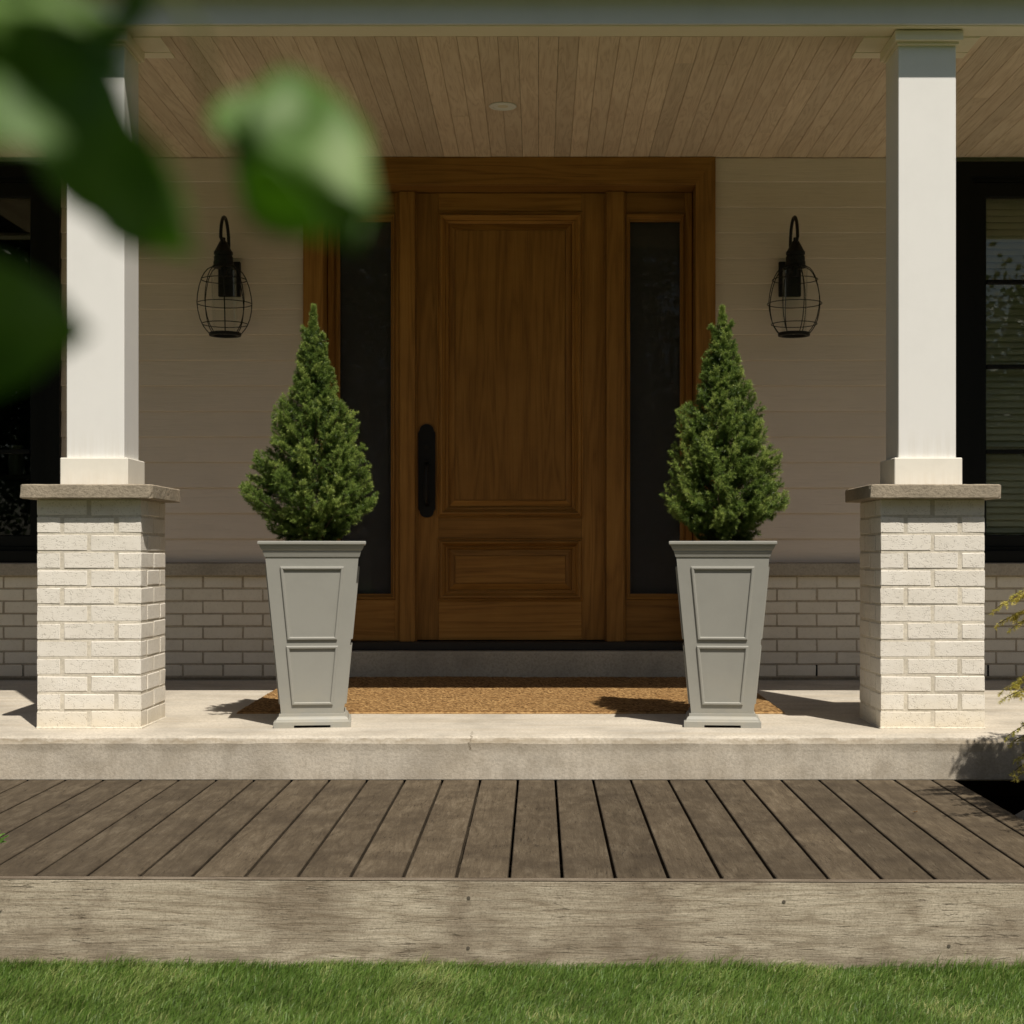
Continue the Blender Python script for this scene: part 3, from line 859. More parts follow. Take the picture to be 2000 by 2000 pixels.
# ------------------------------------------------------------------ porch columns on brick piers
PX = 0.397
def make_column(cx):
    t = thing('porch_column', (cx, 6.094 + PX / 2, 0), 'square white porch column on a white brick pier, left of the door', 'column', 'columns along the porch edge')
    y0 = 6.094
    cy = y0 + PX / 2
    C, J = 0.06735, 0.0095
    lx, ly, lz = 0.1905, 0.0880, C - J
    JV = 0.0155
    var = brick_variants('pier_brick', lx, ly, lz, M['brick'], 8)
    zb0 = 0.002
    ins = PX / 2 - ly / 2
    for r in range(13):
        zc = zb0 + C * r + J / 2 + lz / 2 + 0.001
        for face in range(4):
            two = (face % 2 == 0) == (r % 2 == 0)
            offs = (-(lx + JV) / 2, (lx + JV) / 2) if two else (0.0,)
            for o_ in offs:
                jit = random.uniform(-.0012, .0012)
                d = ins + jit
                p = {0: (o_, -d), 2: (o_, d), 1: (d, o_), 3: (-d, o_)}[face]
                inst('brick', random.choice(var), t, (cx + p[0], cy + p[1], zc + random.uniform(-.0016, .0016)), (0 if face % 2 == 0 else math.pi / 2) + (math.pi if random.random() < .5 else 0))
    h = PX / 2 - 0.0019
    mb = MB(); mb.box(cx - h, cx + h, cy - h, cy + h, -0.004, 0.878); mb.build('mortar', M['mortar'], t)
    h = PX / 2 + 0.004
    mb = MB(); mb.box(cx - h, cx + h, cy - h, cy + h, -0.006, 0.0085, 0.003); mb.build('mortar_bed', M['mortar'], t)
    # cap stone with chipped corners
    hw = 0.2525
    mb = MB()
    L = []
    z0, z1 = 0.8785, 0.9315
    for z, e in ((z0, 0.003), (z0 + 0.003, 0.0), (z0 + 0.018, 0), (z0 + 0.036, 0), (z1 - 0.004, 0.0), (z1, 0.004)):
        l = []
        for i in range(4):
            a, b = [((-1, -1), (1, -1)), ((1, -1), (1, 1)), ((1, 1), (-1, 1)), ((-1, 1), (-1, -1))][i]
            for s_ in np.linspace(0.0, 1.0, 26)[:-1]:
                x = a[0] + (b[0] - a[0]) * s_; y = a[1] + (b[1] - a[1]) * s_
                corner = max(0, 1 - min(s_, 1 - s_) / 0.045)
                k_ = hw - e - random.uniform(0, 0.0012) - corner * random.uniform(0.002, 0.009)
                l.append((cx + x * k_, cy + y * k_, z + random.uniform(-.0006, .0006)))
        L.append(l)
    mb.loops(L); n = len(L[0]); mb.add(L[0], [tuple(range(n))]); mb.add(L[-1], [tuple(range(n))])
    mb.build('cap_stone', M['cap'], t)
    h = 0.131
    mb = MB(); mb.box(cx - h, cx + h, cy - h, cy + h, 0.9318, 1.0395, 0.003); mb.build('base_block', M['base'], t)
    h = 0.1115
    mb = MB(); mb.box(cx - h, cx + h, cy - h, cy + h, 1.0397, 2.640, 0.0025); mb.build('post', M['white'], t)
    h1, h2 = 0.131, 0.119
    mb = MB()
    mb.box(cx - h1, cx + h1, cy - h1 - 0.018, cy + h1, 2.645, 2.6828, 0.002)
    mb.build('capital', M['trim'], t)
    mb = MB(); mb.box(cx - h2, cx + h2, cy - h2 - 0.010, cy + h2, 2.634, 2.6448, 0.002); mb.build('capital_lip', M['trim'], t)
    return t
col_l = make_column(-1.7170)
col_r = copy_tree(col_l, None, (1.5015 + 1.7170, 0, 0))
col_r['label'] = 'square white porch column on a white brick pier, right of the door beside the golden conifer'

# ------------------------------------------------------------------ wall lanterns
def make_lantern(cx, cy, bx):
    def lean(mb):
        mb.v = [(x, y + (1.93 - z) * 0.12, z) for x, y, z in mb.v]
        return mb
    zt_, zc_, zo_, zb_ = 2.361, 2.232, 2.103, 1.763
    t = thing('wall_lantern', (bx, 8.116, 2.06), 'black caged wall lantern between the left column and the door', 'lantern', 'black caged lanterns on the siding')
    mb = MB(); mb.box(bx - 0.056, bx + 0.056, 8.094, 8.119, 1.978, 2.155, 0.003); mb.build('back_plate', M['black'], t)
    pts = [(bx, 8.098, 2.10), (bx, 8.080, 2.16)]
    n = 18
    for i in range(n + 1):
        a = math.pi * i / n
        y = (8.085 + 7.872) / 2 + (8.085 - 7.872) / 2 * math.cos(a)
        x = bx + (cx - bx) * (1 - math.cos(a)) / 2
        pts.append((x, y, 2.235 + 0.118 * math.sin(a)))
    pts.append((cx, 7.888, 2.23)); pts.append((cx, cy - 0.034, 2.212))
    mb = MB(); mb.tube(pts, 0.0085, 10); mb.build('gooseneck', M['black'], t)
    mb = MB(); mb.lathe([(0.004, 2.242), (0.012, 2.242), (0.012, 2.228), (0.018, 2.222), (0.043, 2.176), (0.047, 2.172), (0.047, 2.160), (0.043, 2.157), (0.043, 2.152), (0.047, 2.149), (0.047, 2.128), (0.050, 2.125), (0.050, 2.108), (0.056, 2.103), (0.056, 2.097), (0.02, 2.097)], cx, cy, 32)
    lean(mb).build('cap', M['black'], t)
    rp = [(0.040, 2.104), (0.060, 2.098), (0.079, 2.087), (0.094, 2.070), (0.108, 2.046), (0.122, 2.005), (0.131, 1.962), (0.1345, 1.925), (0.131, 1.885), (0.122, 1.845), (0.108, 1.812), (0.094, 1.792), (0.077, 1.772)]
    for k in range(8):
        a = 2 * math.pi * (k + 0.25) / 8
        mb = MB(); mb.tube([(cx + r * math.cos(a), cy + r * math.sin(a), z) for r, z in rp], 0.0024, 6); lean(mb).build('cage_rib', M['black'], t)
    for r, z in ((0.112, 2.037), (0.1350, 1.920), (0.113, 1.820)):
        mb = MB(); mb.torus((cx, cy, z), r, 0.0022); lean(mb).build('cage_ring', M['black'], t)
    mb = MB(); mb.lathe([(0.060, 1.762), (0.078, 1.762), (0.080, 1.768), (0.078, 1.778), (0.060, 1.778), (0.060, 1.762)], cx, cy, 40, False); lean(mb).build('base_ring', M['black'], t)
    mb = MB(); mb.lathe([(0.062, 2.098), (0.062, 1.778)], cx, cy, 40, False); lean(mb).build('glass_tube', M['jar'], t)
    mb = MB(); mb.lathe([(0.016, 2.097), (0.016, 2.055), (0.005, 2.05), (0.005, 2.05)], cx, cy, 14); lean(mb).build('socket', M['black'], t)
    return t
lan = make_lantern(-1.569, 7.965, -1.571)
lan2 = copy_tree(lan, None, (1.2715 + 1.571, 0, 0))
lan2['label'] = 'black caged wall lantern between the door and the right column'

# recessed ceiling light
cl = thing('ceiling_light', (-0.163, 7.186, TOP), 'small round white recessed light in the porch ceiling', 'light')
cx, cy = -0.163, 7.186
mb = MB(); mb.lathe([(0.046, TOP - 0.001), (0.061, TOP - 0.0005), (0.0625, TOP - 0.003), (0.060, TOP - 0.006), (0.047, TOP - 0.007), (0.045, TOP - 0.004)], cx, cy, 48, False); mb.build('trim_ring', M['white'], cl)
mb = MB(); mb.lathe([(0.045, TOP - 0.005), (0.040, TOP - 0.003), (0.037, TOP - 0.0050), (0.024, TOP - 0.0032)], cx, cy, 40, False); mb.build('baffle', M['white'], cl)
mb = MB(); mb.lathe([(0.024, TOP - 0.0032), (0.020, TOP - 0.0055), (0.012, TOP - 0.0062), (0.0005, TOP - 0.0064)], cx, cy, 32, False); mb.build('lens', M['blind'], cl)

# ------------------------------------------------------------------ planters
def sq(cx, cy, h, z):
    return [(cx - h, cy - h, z), (cx + h, cy - h, z), (cx + h, cy + h, z), (cx - h, cy + h, z)]
def make_planter(cx):
    cy = 6.275
    fz = floor_z(cy)
    t = thing('planter', (cx, cy, fz), 'tall tapered grey planter with raised panels, left of the door', 'planter', 'tall grey planters by the door')
    # body
    hb = lambda z: 0.1195 + (0.177 - 0.1195) * (z - 0.047) / (0.658 - 0.047)
    mb = MB()
    mb.loops([sq(cx, cy, hb(0.040), fz + 0.040), sq(cx, cy, hb(0.659), fz + 0.659)])
    mb.build('body', M['planter'], t)
    # rim: lip over a cove
    mb = MB()
    pr = [(0.176, 0.652), (0.180, 0.654), (0.184, 0.668), (0.186, 0.672), (0.186, 0.677), (0.192, 0.684), (0.1965, 0.694), (0.198, 0.700), (0.2035, 0.7015), (0.2045, 0.704), (0.2045, 0.712), (0.2025, 0.714), (0.180, 0.714), (0.178, 0.712), (0.172, 0.660)]
    mb.loops([sq(cx, cy, h, fz + z) for h, z in pr]); mb.build('rim', M['planter'], t)
    # stepped foot with a shallow arch cut in each side
    mb = MB()
    pr = [(0.120, 0.0505), (0.127, 0.050), (0.1275, 0.040), (0.133, 0.036), (0.137, 0.029), (0.139, 0.023), (0.1475, 0.020), (0.1475, 0.0075)]
    mb.loops([sq(cx, cy, h, fz + z) for h, z in pr])
    h = 0.1475; th = 0.012
    zz = fz + 0.0076
    for sx in (-1, 1):
        for sy in (-1, 1):
            xa, xb = sorted((cx + sx * h, cx + sx * (h - 0.078)))
            ya, yb_ = sorted((cy + sy * h, cy + sy * (h - 0.078)))
            mb.box(xa, xb, ya, yb_, floor_z(cy - h) - 0.001, zz, 0)
    mb.build('foot', M['planter'], t)
    # raised panel frames on all four faces
    def frame(face, z0, z1, m):
        def pt(u, z, off):
            d = hb(z) + off
            p = {0: (u, -d), 1: (d, u), 2: (-u, d), 3: (-d, -u)}[face]
            return (cx + p[0], cy + p[1], fz + z)
        def loop(i, off):
            za, zb2 = z0 + i, z1 - i
            return [pt(-(hb(za) - m - i), za, off), pt(hb(za) - m - i, za, off), pt(hb(zb2) - m - i, zb2, off), pt(-(hb(zb2) - m - i), zb2, off)]
        mb = MB(); mb.loops([loop(0, -0.001), loop(0.0005, 0.006), loop(0.003, 0.0075), loop(0.0085, 0.0075), loop(0.011, 0.005), loop(0.0115, -0.001)])
        mb.build('panel_frame', M['planter'], t)
    for f_ in range(4):
        frame(f_, 0.335, 0.6165, 0.052)
        frame(f_, 0.083, 0.312, 0.045)
    mb = MB(); mb.loops([sq(cx, cy, 0.173, fz + 0.66), sq(cx, cy, 0.174, fz + 0.675)]); mb.add(sq(cx, cy, 0.174, fz + 0.675), [(0, 1, 2, 3)]); mb.build('soil', M['soil'], t)
    return t
pl = make_planter(-0.887)
pl2 = copy_tree(pl, None, (0.7165 + 0.887, 0, 0))
pl2['label'] = 'tall tapered grey planter with raised panels, right of the door'
pl.rotation_euler = (0, 0, R(6.5)); pl2.rotation_euler = (0, 0, R(-5.0))

# ------------------------------------------------------------------ dwarf spruces
def needles(P0, AX, LEN, tint, per=30, nl=0.0115, nw=0.0021, seed=0):
    """shoots (m,3) origins, axes, lengths -> triangles for their needles"""
    r = np.random.default_rng(seed)
    m = len(P0)
    ref = np.where(np.abs(AX[:, 2:3]) < 0.9, np.array([[0, 0, 1.0]]), np.array([[1.0, 0, 0]]))
    U = np.cross(AX, ref); U /= np.linalg.norm(U, axis=1, keepdims=True)
    W = np.cross(AX, U)
    t = r.uniform(0.0, 1.0, (m, per)) ** 0.85
    a = r.uniform(0, 2 * math.pi, (m, per))
    rad = U[:, None] * np.cos(a)[..., None] + W[:, None] * np.sin(a)[..., None]
    fw = 0.35 + 0.9 * t ** 3 + r.uniform(-.1, .2, (m, per))
    d = rad + AX[:, None] * fw[..., None]
    d /= np.linalg.norm(d, axis=2, keepdims=True)
    b = P0[:, None] + AX[:, None] * (LEN[:, None] * t)[..., None]
    L = nl * r.uniform(0.75, 1.2, (m, per)) * (1 - 0.25 * t ** 4)
    tip = b + d * L[..., None]
    s = np.cross(d, r.normal(size=(m, per, 3))); s /= np.linalg.norm(s, axis=2, keepdims=True)
    s *= nw / 2
    V = np.stack([b - s, b + s, tip], 2).reshape(-1, 3)
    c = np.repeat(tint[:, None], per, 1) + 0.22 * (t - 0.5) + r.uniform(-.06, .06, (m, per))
    c = np.clip(np.repeat(c.reshape(-1), 3), 0, 1)
    F = np.arange(len(V)).reshape(-1, 3)
    return V, F, c

def spruce(table, x0c, y0c, sc, trunk_c, knobs, label, seed):
    r = np.random.default_rng(seed)
    D = 6.275
    T = np.array([(CAM_Z + (VY - (y0c + c * sc)) / FPX * D, ((x0c + trunk_c * sc) - (x0c + a * sc)) / FPX * D, ((x0c + b * sc) - (x0c + trunk_c * sc)) / FPX * D) for c, a, b in table])[::-1]
    cx = X(x0c + trunk_c * sc, D); cy = D
    zlo, zhi = T[0, 0], T[-1, 0]
    base = 0.675 + floor_z(D)
    def rad(z, th):
        l = np.interp(z, T[:, 0], T[:, 1]); q = np.interp(z, T[:, 0], T[:, 2])
        w = (1 + np.cos(th)) / 2
        return l * (1 - w) + q * w
    t = thing('spruce_tree', (cx, cy, base), label, 'tree', 'dwarf spruces in the planters')
    mb = MB(); mb.tube([(cx, cy, base - 0.01), (cx + 0.004, cy, 1.0), (cx, cy, zhi - 0.06)], [0.02, 0.014, 0.003], 8); mb.build('trunk', M['bark'], t)
    P0, AX, LN, TN = [], [], [], []
    br = MB()
    zz = np.linspace(zlo, zhi - 0.02, 400)
    wts = np.interp(zz, T[:, 0], (T[:, 1] + T[:, 2]) / 2) + 0.03
    cdf = np.cumsum(wts) / wts.sum()
    ctr = np.array([cx, cy, 0.0])
    def shoot(p, ax, ln, tn):
        ax = ax / np.linalg.norm(ax)
        q = p + ax * ln
        if q[2] > zhi - 0.008: return
        dxy = math.hypot(q[0] - cx, q[1] - cy)
        lim = rad(q[2], math.atan2(q[1] - cy, q[0] - cx)) * 1.03 - 0.004
        if dxy > lim:
            k_ = max(0.3, lim / dxy)
            p = np.array([cx + (p[0] - cx) * k_, cy + (p[1] - cy) * k_, p[2]])
            ax = ax * np.array([k_, k_, 1.0]); ax /= np.linalg.norm(ax)
        P0.append(p); AX.append(ax); LN.append(ln); TN.append(float(np.clip(tn, 0, 1)))
    nb = 210
    for i in range(nb):
        u = (i + r.uniform(0.1, 0.9)) / nb
        z = np.interp(u, cdf, zz)
        th = i * 2.39996 + r.uniform(-.45, .45)
        Rm = rad(z, th)
        lump = 0.5 + 0.5 * math.sin(3 * th + z * 19 + seed) * math.sin(2 * th - z * 27 + seed * 2)
        rt = Rm * min(1.03, max(0.70 + 0.42 * lump, 0.93 if abs(math.cos(th)) > .8 else 0) * r.uniform(0.92, 1.05))
        hfrac = (z - zlo) / (zhi - zlo)
        el = R(18 + 50 * hfrac + r.uniform(-10, 16)) if hfrac > 0.12 else R(r.uniform(-15, 20))
        out = np.array([math.cos(th), math.sin(th), 0.0])
        bd = out * math.cos(el) + np.array([0, 0, 1]) * math.sin(el)
        tip = ctr + out * rt + np.array([0, 0, z])
        blen = min(rt / max(math.cos(el), .25), 0.22)
        root = tip - bd * blen
        if i % 2 == 0: br.tube([root, (root + tip) / 2 + np.array([0, 0, -.006]), tip - bd * 0.01], [0.003, 0.0022, 0.0010], 5, True)
        bt = r.uniform(0.22, 0.58)
        # leading shoot, then side twigs that fork forward from the branch
        shoot(tip - bd * 0.030, bd + r.normal(0, .1, 3), 0.034, bt + .22)
        side = np.cross(bd, [0, 0, 1.0]); side /= np.linalg.norm(side) + 1e-9
        upv = np.cross(side, bd)
        nt = int(5 + 13 * min(1, blen / 0.16))
        for j in range(nt):
            s_ = 1 - (j + r.uniform(0, 1)) / nt * 0.72
            a = r.uniform(0, 6.283)
            lat = side * math.cos(a) + upv * math.sin(a) * .8
            L = (0.016 + 0.050 * (1 - s_) ** 0.7) * r.uniform(.7, 1.15) * min(1, 0.45 + Rm / 0.15)
            ax = bd * r.uniform(.75, 1.1) + lat * r.uniform(.55, .95) + np.array([0, 0, .12])
            ax /= np.linalg.norm(ax)
            p = root + bd * blen * s_
            ns = max(1, int(round(L / 0.020)))
            for q in range(ns):
                shoot(p + ax * 0.020 * q, ax + r.normal(0, .14, 3), 0.024, bt + r.normal(0, .07) + (0.20 if q == ns - 1 else -0.05))
                if q and r.uniform() < .8:
                    shoot(p + ax * 0.020 * q, ax + np.cross(ax, r.normal(0, 1, 3)) * .8, 0.018, bt + r.normal(0, .08) + .08)
    # side tips beside the leader
    for (kx, kz, kr) in knobs:
        kp = P(x0c + kx * sc, y0c + kz * sc, D); kw = kr * sc / FPX * D
        rp = np.array([cx, cy, kp.z - 0.10]); kt = np.array([kp.x, cy - 0.01, kp.z])
        br.tube([rp, (rp * .4 + kt * .6), kt], [0.003, 0.0022, 0.001], 5, True)
        kd = (kt - rp) / np.linalg.norm(kt - rp)
        for j in range(34):
            s_ = 1 - r.uniform(0, 1) ** 1.3 * 0.75
            p = rp + (kt - rp) * s_ + r.normal(0, 1, 3) * kw * .25
            ax = kd + r.normal(0, .5, 3); ax /= np.linalg.norm(ax)
            P0.append(p - kd * 0.016); AX.append(ax); LN.append(0.014); TN.append(float(np.clip(r.normal(.52, .12), 0, 1)))
    # leader shoots at the very top
    for j in range(90):
        z = zhi - 0.014 - r.uniform(0, 1) * 0.20
        th = r.uniform(0, 6.28); rr = rad(z, th) * r.uniform(.1, .8)
        shoot(np.array([cx + rr * math.cos(th), cy + rr * math.sin(th), z - 0.012]), np.array([math.cos(th) * .55, math.sin(th) * .55, .8]), 0.02, r.uniform(.35, .85))
    # inner filler shoots, darker in tint
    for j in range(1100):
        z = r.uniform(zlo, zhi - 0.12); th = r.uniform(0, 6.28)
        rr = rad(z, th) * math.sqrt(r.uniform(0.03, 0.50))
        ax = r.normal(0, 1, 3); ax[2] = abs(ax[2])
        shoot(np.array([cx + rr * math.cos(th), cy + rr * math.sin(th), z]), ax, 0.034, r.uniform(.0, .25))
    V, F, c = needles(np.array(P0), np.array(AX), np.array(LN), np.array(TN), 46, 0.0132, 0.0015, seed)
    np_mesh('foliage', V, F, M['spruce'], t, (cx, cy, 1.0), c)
    br.build('branch', M['bark'], t)
    return t
TL = [(40, 620, 645), (120, 602, 652), (200, 590, 655), (250, 580, 665), (340, 535, 735), (430, 505, 725), (480, 490, 735), (540, 500, 785), (580, 468, 788), (660, 480, 805), (700, 400, 812), (780, 368, 830), (830, 322, 950), (900, 315, 972), (1000, 310, 985), (1080, 295, 1000), (1170, 190, 1048), (1300, 140, 1050), (1400, 34, 1060), (1460, 36, 1103), (1530, 100, 1095), (1600, 180, 1075), (1650, 235, 1010), (1740, 280, 930), (1800, 330, 850), (1850, 370, 790)]
TR = [(10, 548, 562), (110, 525, 585), (140, 518, 592), (200, 495, 618), (270, 455, 650), (350, 455, 680), (440, 390, 690), (510, 398, 715), (560, 390, 712), (620, 365, 780), (690, 358, 800), (760, 310, 825), (800, 240, 880), (830, 200, 890), (940, 180, 900), (1040, 185, 895), (1130, 115, 960), (1170, 125, 1028), (1250, 128, 1015), (1350, 140, 1020), (1430, 72, 1050), (1480, 78, 1098), (1560, 90, 1072), (1640, 170, 990), (1700, 240, 890), (1780, 330, 860), (1840, 400, 830)]
spruce(TL, 450, 580, 0.2588, 628, ((541, 222, 26), (708, 262, 28), (765, 530, 22), (480, 580, 20), (900, 830, 40), (70, 1410, 42), (150, 1340, 36), (130, 1500, 36), (190, 1230, 36), (250, 1600, 36)), 'dense dwarf spruce in the left planter, with a slim leader', 3)
spruce(TR, 1270, 590, 0.2536, 553, ((462, 168, 26), (636, 140, 28), (408, 460, 26), (712, 520, 18), (770, 640, 26), (130, 1150, 30), (1020, 1180, 30)), 'dwarf spruce in the right planter, with a forked three shoot top', 5)

# ------------------------------------------------------------------ doormat
nx, ny = 260, 130
xs = np.linspace(-1.25, 1.013, nx); ys = np.linspace(6.60, 8.07, ny)
xx, yy = np.meshgrid(xs, ys, indexing='ij')
hh_ = np.zeros_like(xx)
for k_, (fx, fy) in enumerate(((3, 2), (5, 4), (9, 3))):
    hh_ += np.sin(xx * fx + k_) * np.cos(yy * fy + 2 * k_) * 0.0012
zz = floor_z(yy) + 0.0125 + hh_ * 0.6 + rng.normal(0, 0.0011, xx.shape)
zz += 0.010 * np.clip((yy - 7.75) / 0.3, 0, 1) ** 2
edge = np.minimum.reduce([xx - xs[0], xs[-1] - xx, yy - ys[0], ys[-1] - yy])
zz -= 0.006 * np.clip(1 - edge / 0.012, 0, 1)
xx = xx + rng.normal(0, 0.0010, xx.shape); yy = yy + rng.normal(0, 0.0010, yy.shape)
V = np.stack([xx, yy, zz], 2).reshape(-1, 3)
I = np.arange(nx * ny).reshape(nx, ny)
F = np.stack([I[:-1, :-1], I[1:, :-1], I[1:, 1:], I[:-1, 1:]], 2).reshape(-1, 4)
bd_ = np.concatenate([I[:, 0], I[-1, 1:], I[-2::-1, -1], I[0, -2:0:-1]])
B = V[bd_].copy(); B[:, 2] = floor_z(B[:, 1]) + 0.0006
V2 = np.concatenate([V, B]); n0 = len(V); nbd = len(bd_)
SF = np.stack([bd_, n0 + np.arange(nbd), n0 + (np.arange(nbd) + 1) % nbd, np.roll(bd_, -1)], 1)
tag(np_mesh('doormat', V2, np.concatenate([F, SF]), M['coir'], None, (-0.12, 7.3, 0.02)), 'wide brown woven coir doormat in front of the door step', 'doormat')

# ------------------------------------------------------------------ golden conifer at the right
gc = thing('golden_conifer', (2.16, 5.12, GZ), 'golden green drooping conifer at the right edge beside the deck', 'shrub')
gx, gy = 2.16, 5.12
mb = MB(); mb.tube([(gx, gy, GZ), (gx + 0.02, gy, 0.2), (gx - 0.02, gy + 0.02, 0.75)], [0.035, 0.025, 0.008], 8); mb.build('trunk', M['bark'], gc)
P0, AX, LN, TN = [], [], [], []
stem = MB()
r = np.random.default_rng(21)
def spray(root, tip, droop, seed, gold):
    root, tip = np.array(root, float), np.array(tip, float)
    ctrl = (root + tip) / 2 + np.array([0, 0, droop])
    N = 26
    ts = np.linspace(0, 1, N)
    pts = [(1 - t) ** 2 * root + 2 * t * (1 - t) * ctrl + t * t * tip for t in ts]
    stem.tube(pts[::4] + [pts[-1]], [0.004 - 0.003 * q / 7 for q in range(len(pts[::4]) + 1)], 5)
    for i in range(5, N):
        d = pts[i] - pts[i - 1]; d /= np.linalg.norm(d)
        sd = np.cross(d, [0, 0, 1]); sd /= np.linalg.norm(sd) + 1e-9
        for s in (-1, 1):
            L = 0.115 * (1 - ts[i]) ** 0.6 * r.uniform(.6, 1.1) + 0.016
            ax = d * r.uniform(.6, 1.0) + sd * s * r.uniform(.5, .9) + np.array([0, 0, r.uniform(-.85, .0)])
            ax /= np.linalg.norm(ax)
            nseg = max(1, int(L / 0.022))
            p = pts[i].copy()
            for k_ in range(nseg):
                ax2 = ax + r.normal(0, .16, 3) + np.array([0, 0, -.10 * k_]); ax2 /= np.linalg.norm(ax2)
                P0.append(p.copy()); AX.append(ax2); LN.append(0.024)
                TN.append(np.clip(gold + 0.25 * ts[i] + 0.10 * k_ + r.normal(0, .1), 0, 1))
                if k_ > 0:
                    for s2 in (-1, 1):
                        a3 = ax2 + np.cross(ax2, [0, 0, 1]) * s2 * .8 + r.normal(0, .1, 3); a3 /= np.linalg.norm(a3)
                        P0.append(p.copy()); AX.append(a3); LN.append(0.017); TN.append(np.clip(gold + .35 + r.normal(0, .1), 0, 1))
                p = p + ax2 * 0.021
# the tips the picture shows
for px, py, D, g_ in ((1943, 1190, 5.25, .55), (1950, 1218, 5.3, .55), (1975, 1228, 5.2, .5), (1988, 1160, 5.3, .4), (1968, 1176, 5.15, .55), (1960, 1348, 5.2, .45),
                      (1962, 1364, 5.1, .5), (1985, 1330, 5.2, .4), (1985, 1352, 5.25, .5), (1970, 1436, 5.15, .35), (1980, 1448, 5.2, .4), (1982, 1505, 5.1, .5), (1990, 1480, 5.2, .35), (1988, 1515, 5.05, .55)):
    tp = P(px, py, D)
    spray((gx - 0.16, gy + (D - gy) * .5, tp.z + 0.05 + r.uniform(0, .08)), tp, 0.10 + r.uniform(0, .06), 0, g_)
for i in range(110):
    th = i * 2.399; z = -0.30 + 1.0 * ((i + .5) / 110)
    rr = 0.52 * math.sqrt(max(0.05, 1 - ((z - 0.2) / 0.95) ** 2)) * r.uniform(.8, 1.0)
    ex = gx + rr * math.cos(th); ey = gy + rr * math.sin(th)
    if (ex / ey) < 0.314: continue
    spray((gx + .04 * math.cos(th), gy + .04 * math.sin(th), z), (ex, ey, z + r.uniform(-.06, .05)), 0.10, i, r.uniform(.15, .5))
for i in range(34):
    # the back shoulder, whose shade falls on the porch edge
    th = r.uniform(1.6, 4.4)
    tp = (1.93 + .20 * math.cos(th) * r.uniform(.3, 1), 5.40 + .12 * math.sin(th), r.uniform(.35, .86))
    spray((2.14, 5.24, tp[2] - r.uniform(0, .15)), tp, 0.08, i, r.uniform(.2, .5))
for i in range(150):
    # the lower front half, which leans out over the deck
    th = i * 2.399; z = -0.28 + 1.30 * ((i + .5) / 150)
    rr = 0.56 * r.uniform(.6, 1.0) * (1 - .25 * max(0, z - .6))
    z = min(z, 0.62 - .25 * r.uniform(0, 1)) if z > .62 else z
    ex = 2.03 + rr * math.cos(th); ey = 4.72 + rr * math.sin(th)
    if (ex / ey) < 0.314: continue
    spray((2.06, 4.80, z), (ex, ey, z + r.uniform(-.06, .05)), 0.09, i, r.uniform(.15, .5))
V, F, c = needles(np.array(P0), np.array(AX), np.array(LN), np.array(TN), 30, 0.0115, 0.0019, 9)
np_mesh('foliage', V, F, M['golden'], gc, (gx, gy, 0.3), c)
stem.build('branch', M['bark'], gc)
st_ = MB()
st_.lathe([(0.01, GZ + 0.02), (0.07, GZ + 0.03), (0.085, GZ + 0.08), (0.06, GZ + 0.14), (0.015, GZ + 0.165)], 1.78, 5.75, 14)
st_.v = [(x + random.uniform(-.008, .008), y + random.uniform(-.008, .008), z + random.uniform(-.006, .006)) for x, y, z in st_.v]
tag(st_.build('garden_stone', M['ledge']), 'rounded brown stone in the dark gap under the porch floor', 'stone')

# ------------------------------------------------------------------ broad leaves
def leaf_grid(L, W, fold, curl, nu=14, nv=6, twist=0.0):
    """ovate blade along +x, face up +z; returns points and quads"""
    V, F = [], []
    for i in range(nu + 1):
        u = i / nu
        w = W * (math.sin(math.pi * min(1, u ** 0.72)) ** 0.85) * (1 - 0.25 * u) + 0.0004
        for j in range(-nv, nv + 1):
            q = j / nv
            y = q * w
            z = abs(q) * w * math.tan(fold) + curl * L * (u - .5) ** 2 * -4 + 0.03 * L * math.sin(u * 13 + q * 2.2) * abs(q) + 0.008 * L * math.sin(u * 31) * q * q
            V.append((u * L, y * math.cos(twist * u) , z + y * math.sin(twist * u)))
    m = 2 * nv + 1
    for i in range(nu):
        for j in range(m - 1):
            F.append((i * m + j, (i + 1) * m + j, (i + 1) * m + j + 1, i * m + j + 1))
    return V, F
def add_leaf(parent, base, tip, normal, W, fold=0.25, curl=0.05, name='leaf', mat=None, twist=0.0):
    base, tip = Vector(base), Vector(tip)
    ex = (tip - base); L = ex.length; ex.normalize()
    ez = Vector(normal); ez = (ez - ex * ez.dot(ex)).normalized()
    ey = ez.cross(ex)
    V, F = leaf_grid(L, W, fold, curl, twist=twist)
    mb = MB(); mb.add([base + ex * v[0] + ey * v[1] + ez * v[2] for v in V], F, True)
    o = mb.build(name, mat or M['leaf'], parent, base, sharp=70)
    sol = o.modifiers.new('thickness', 'SOLIDIFY'); sol.thickness = 0.0003
    return o
tree = thing('young_tree', (-0.62, 0.30, GZ), 'leafy branch hanging close to the camera at the top left, out of focus', 'tree')
mb = MB(); mb.tube([(-0.62, 0.30, GZ), (-0.60, 0.31, 0.3), (-0.58, 0.33, 1.0), (-0.55, 0.34, 1.5)], [0.022, 0.019, 0.014, 0.008], 10); mb.build('trunk', M['bark'], tree)
LD = 0.28
KL = LD / 0.36
tw = [Vector((-0.57, 0.28, 0.92)), Vector((-0.34, 0.34, 0.93)), P(-160, -190, LD), P(120, -60, LD)]
mb = MB(); mb.tube(tw, [0.006, 0.004, 0.0024, 0.0014], 8); mb.build('branch', M['twig'], tree)
def pl_(px, py, d=0.0): return P(px, py, LD + d * KL)
def tleaf(par, a, b, nrm, W, fold=0.25, curl=0.05): return add_leaf(par, a, b, nrm, W * KL, fold, curl)
up_s = Vector((0.15, -0.70, 0.70))
under = Vector((-0.25, 0.42, 0.87))
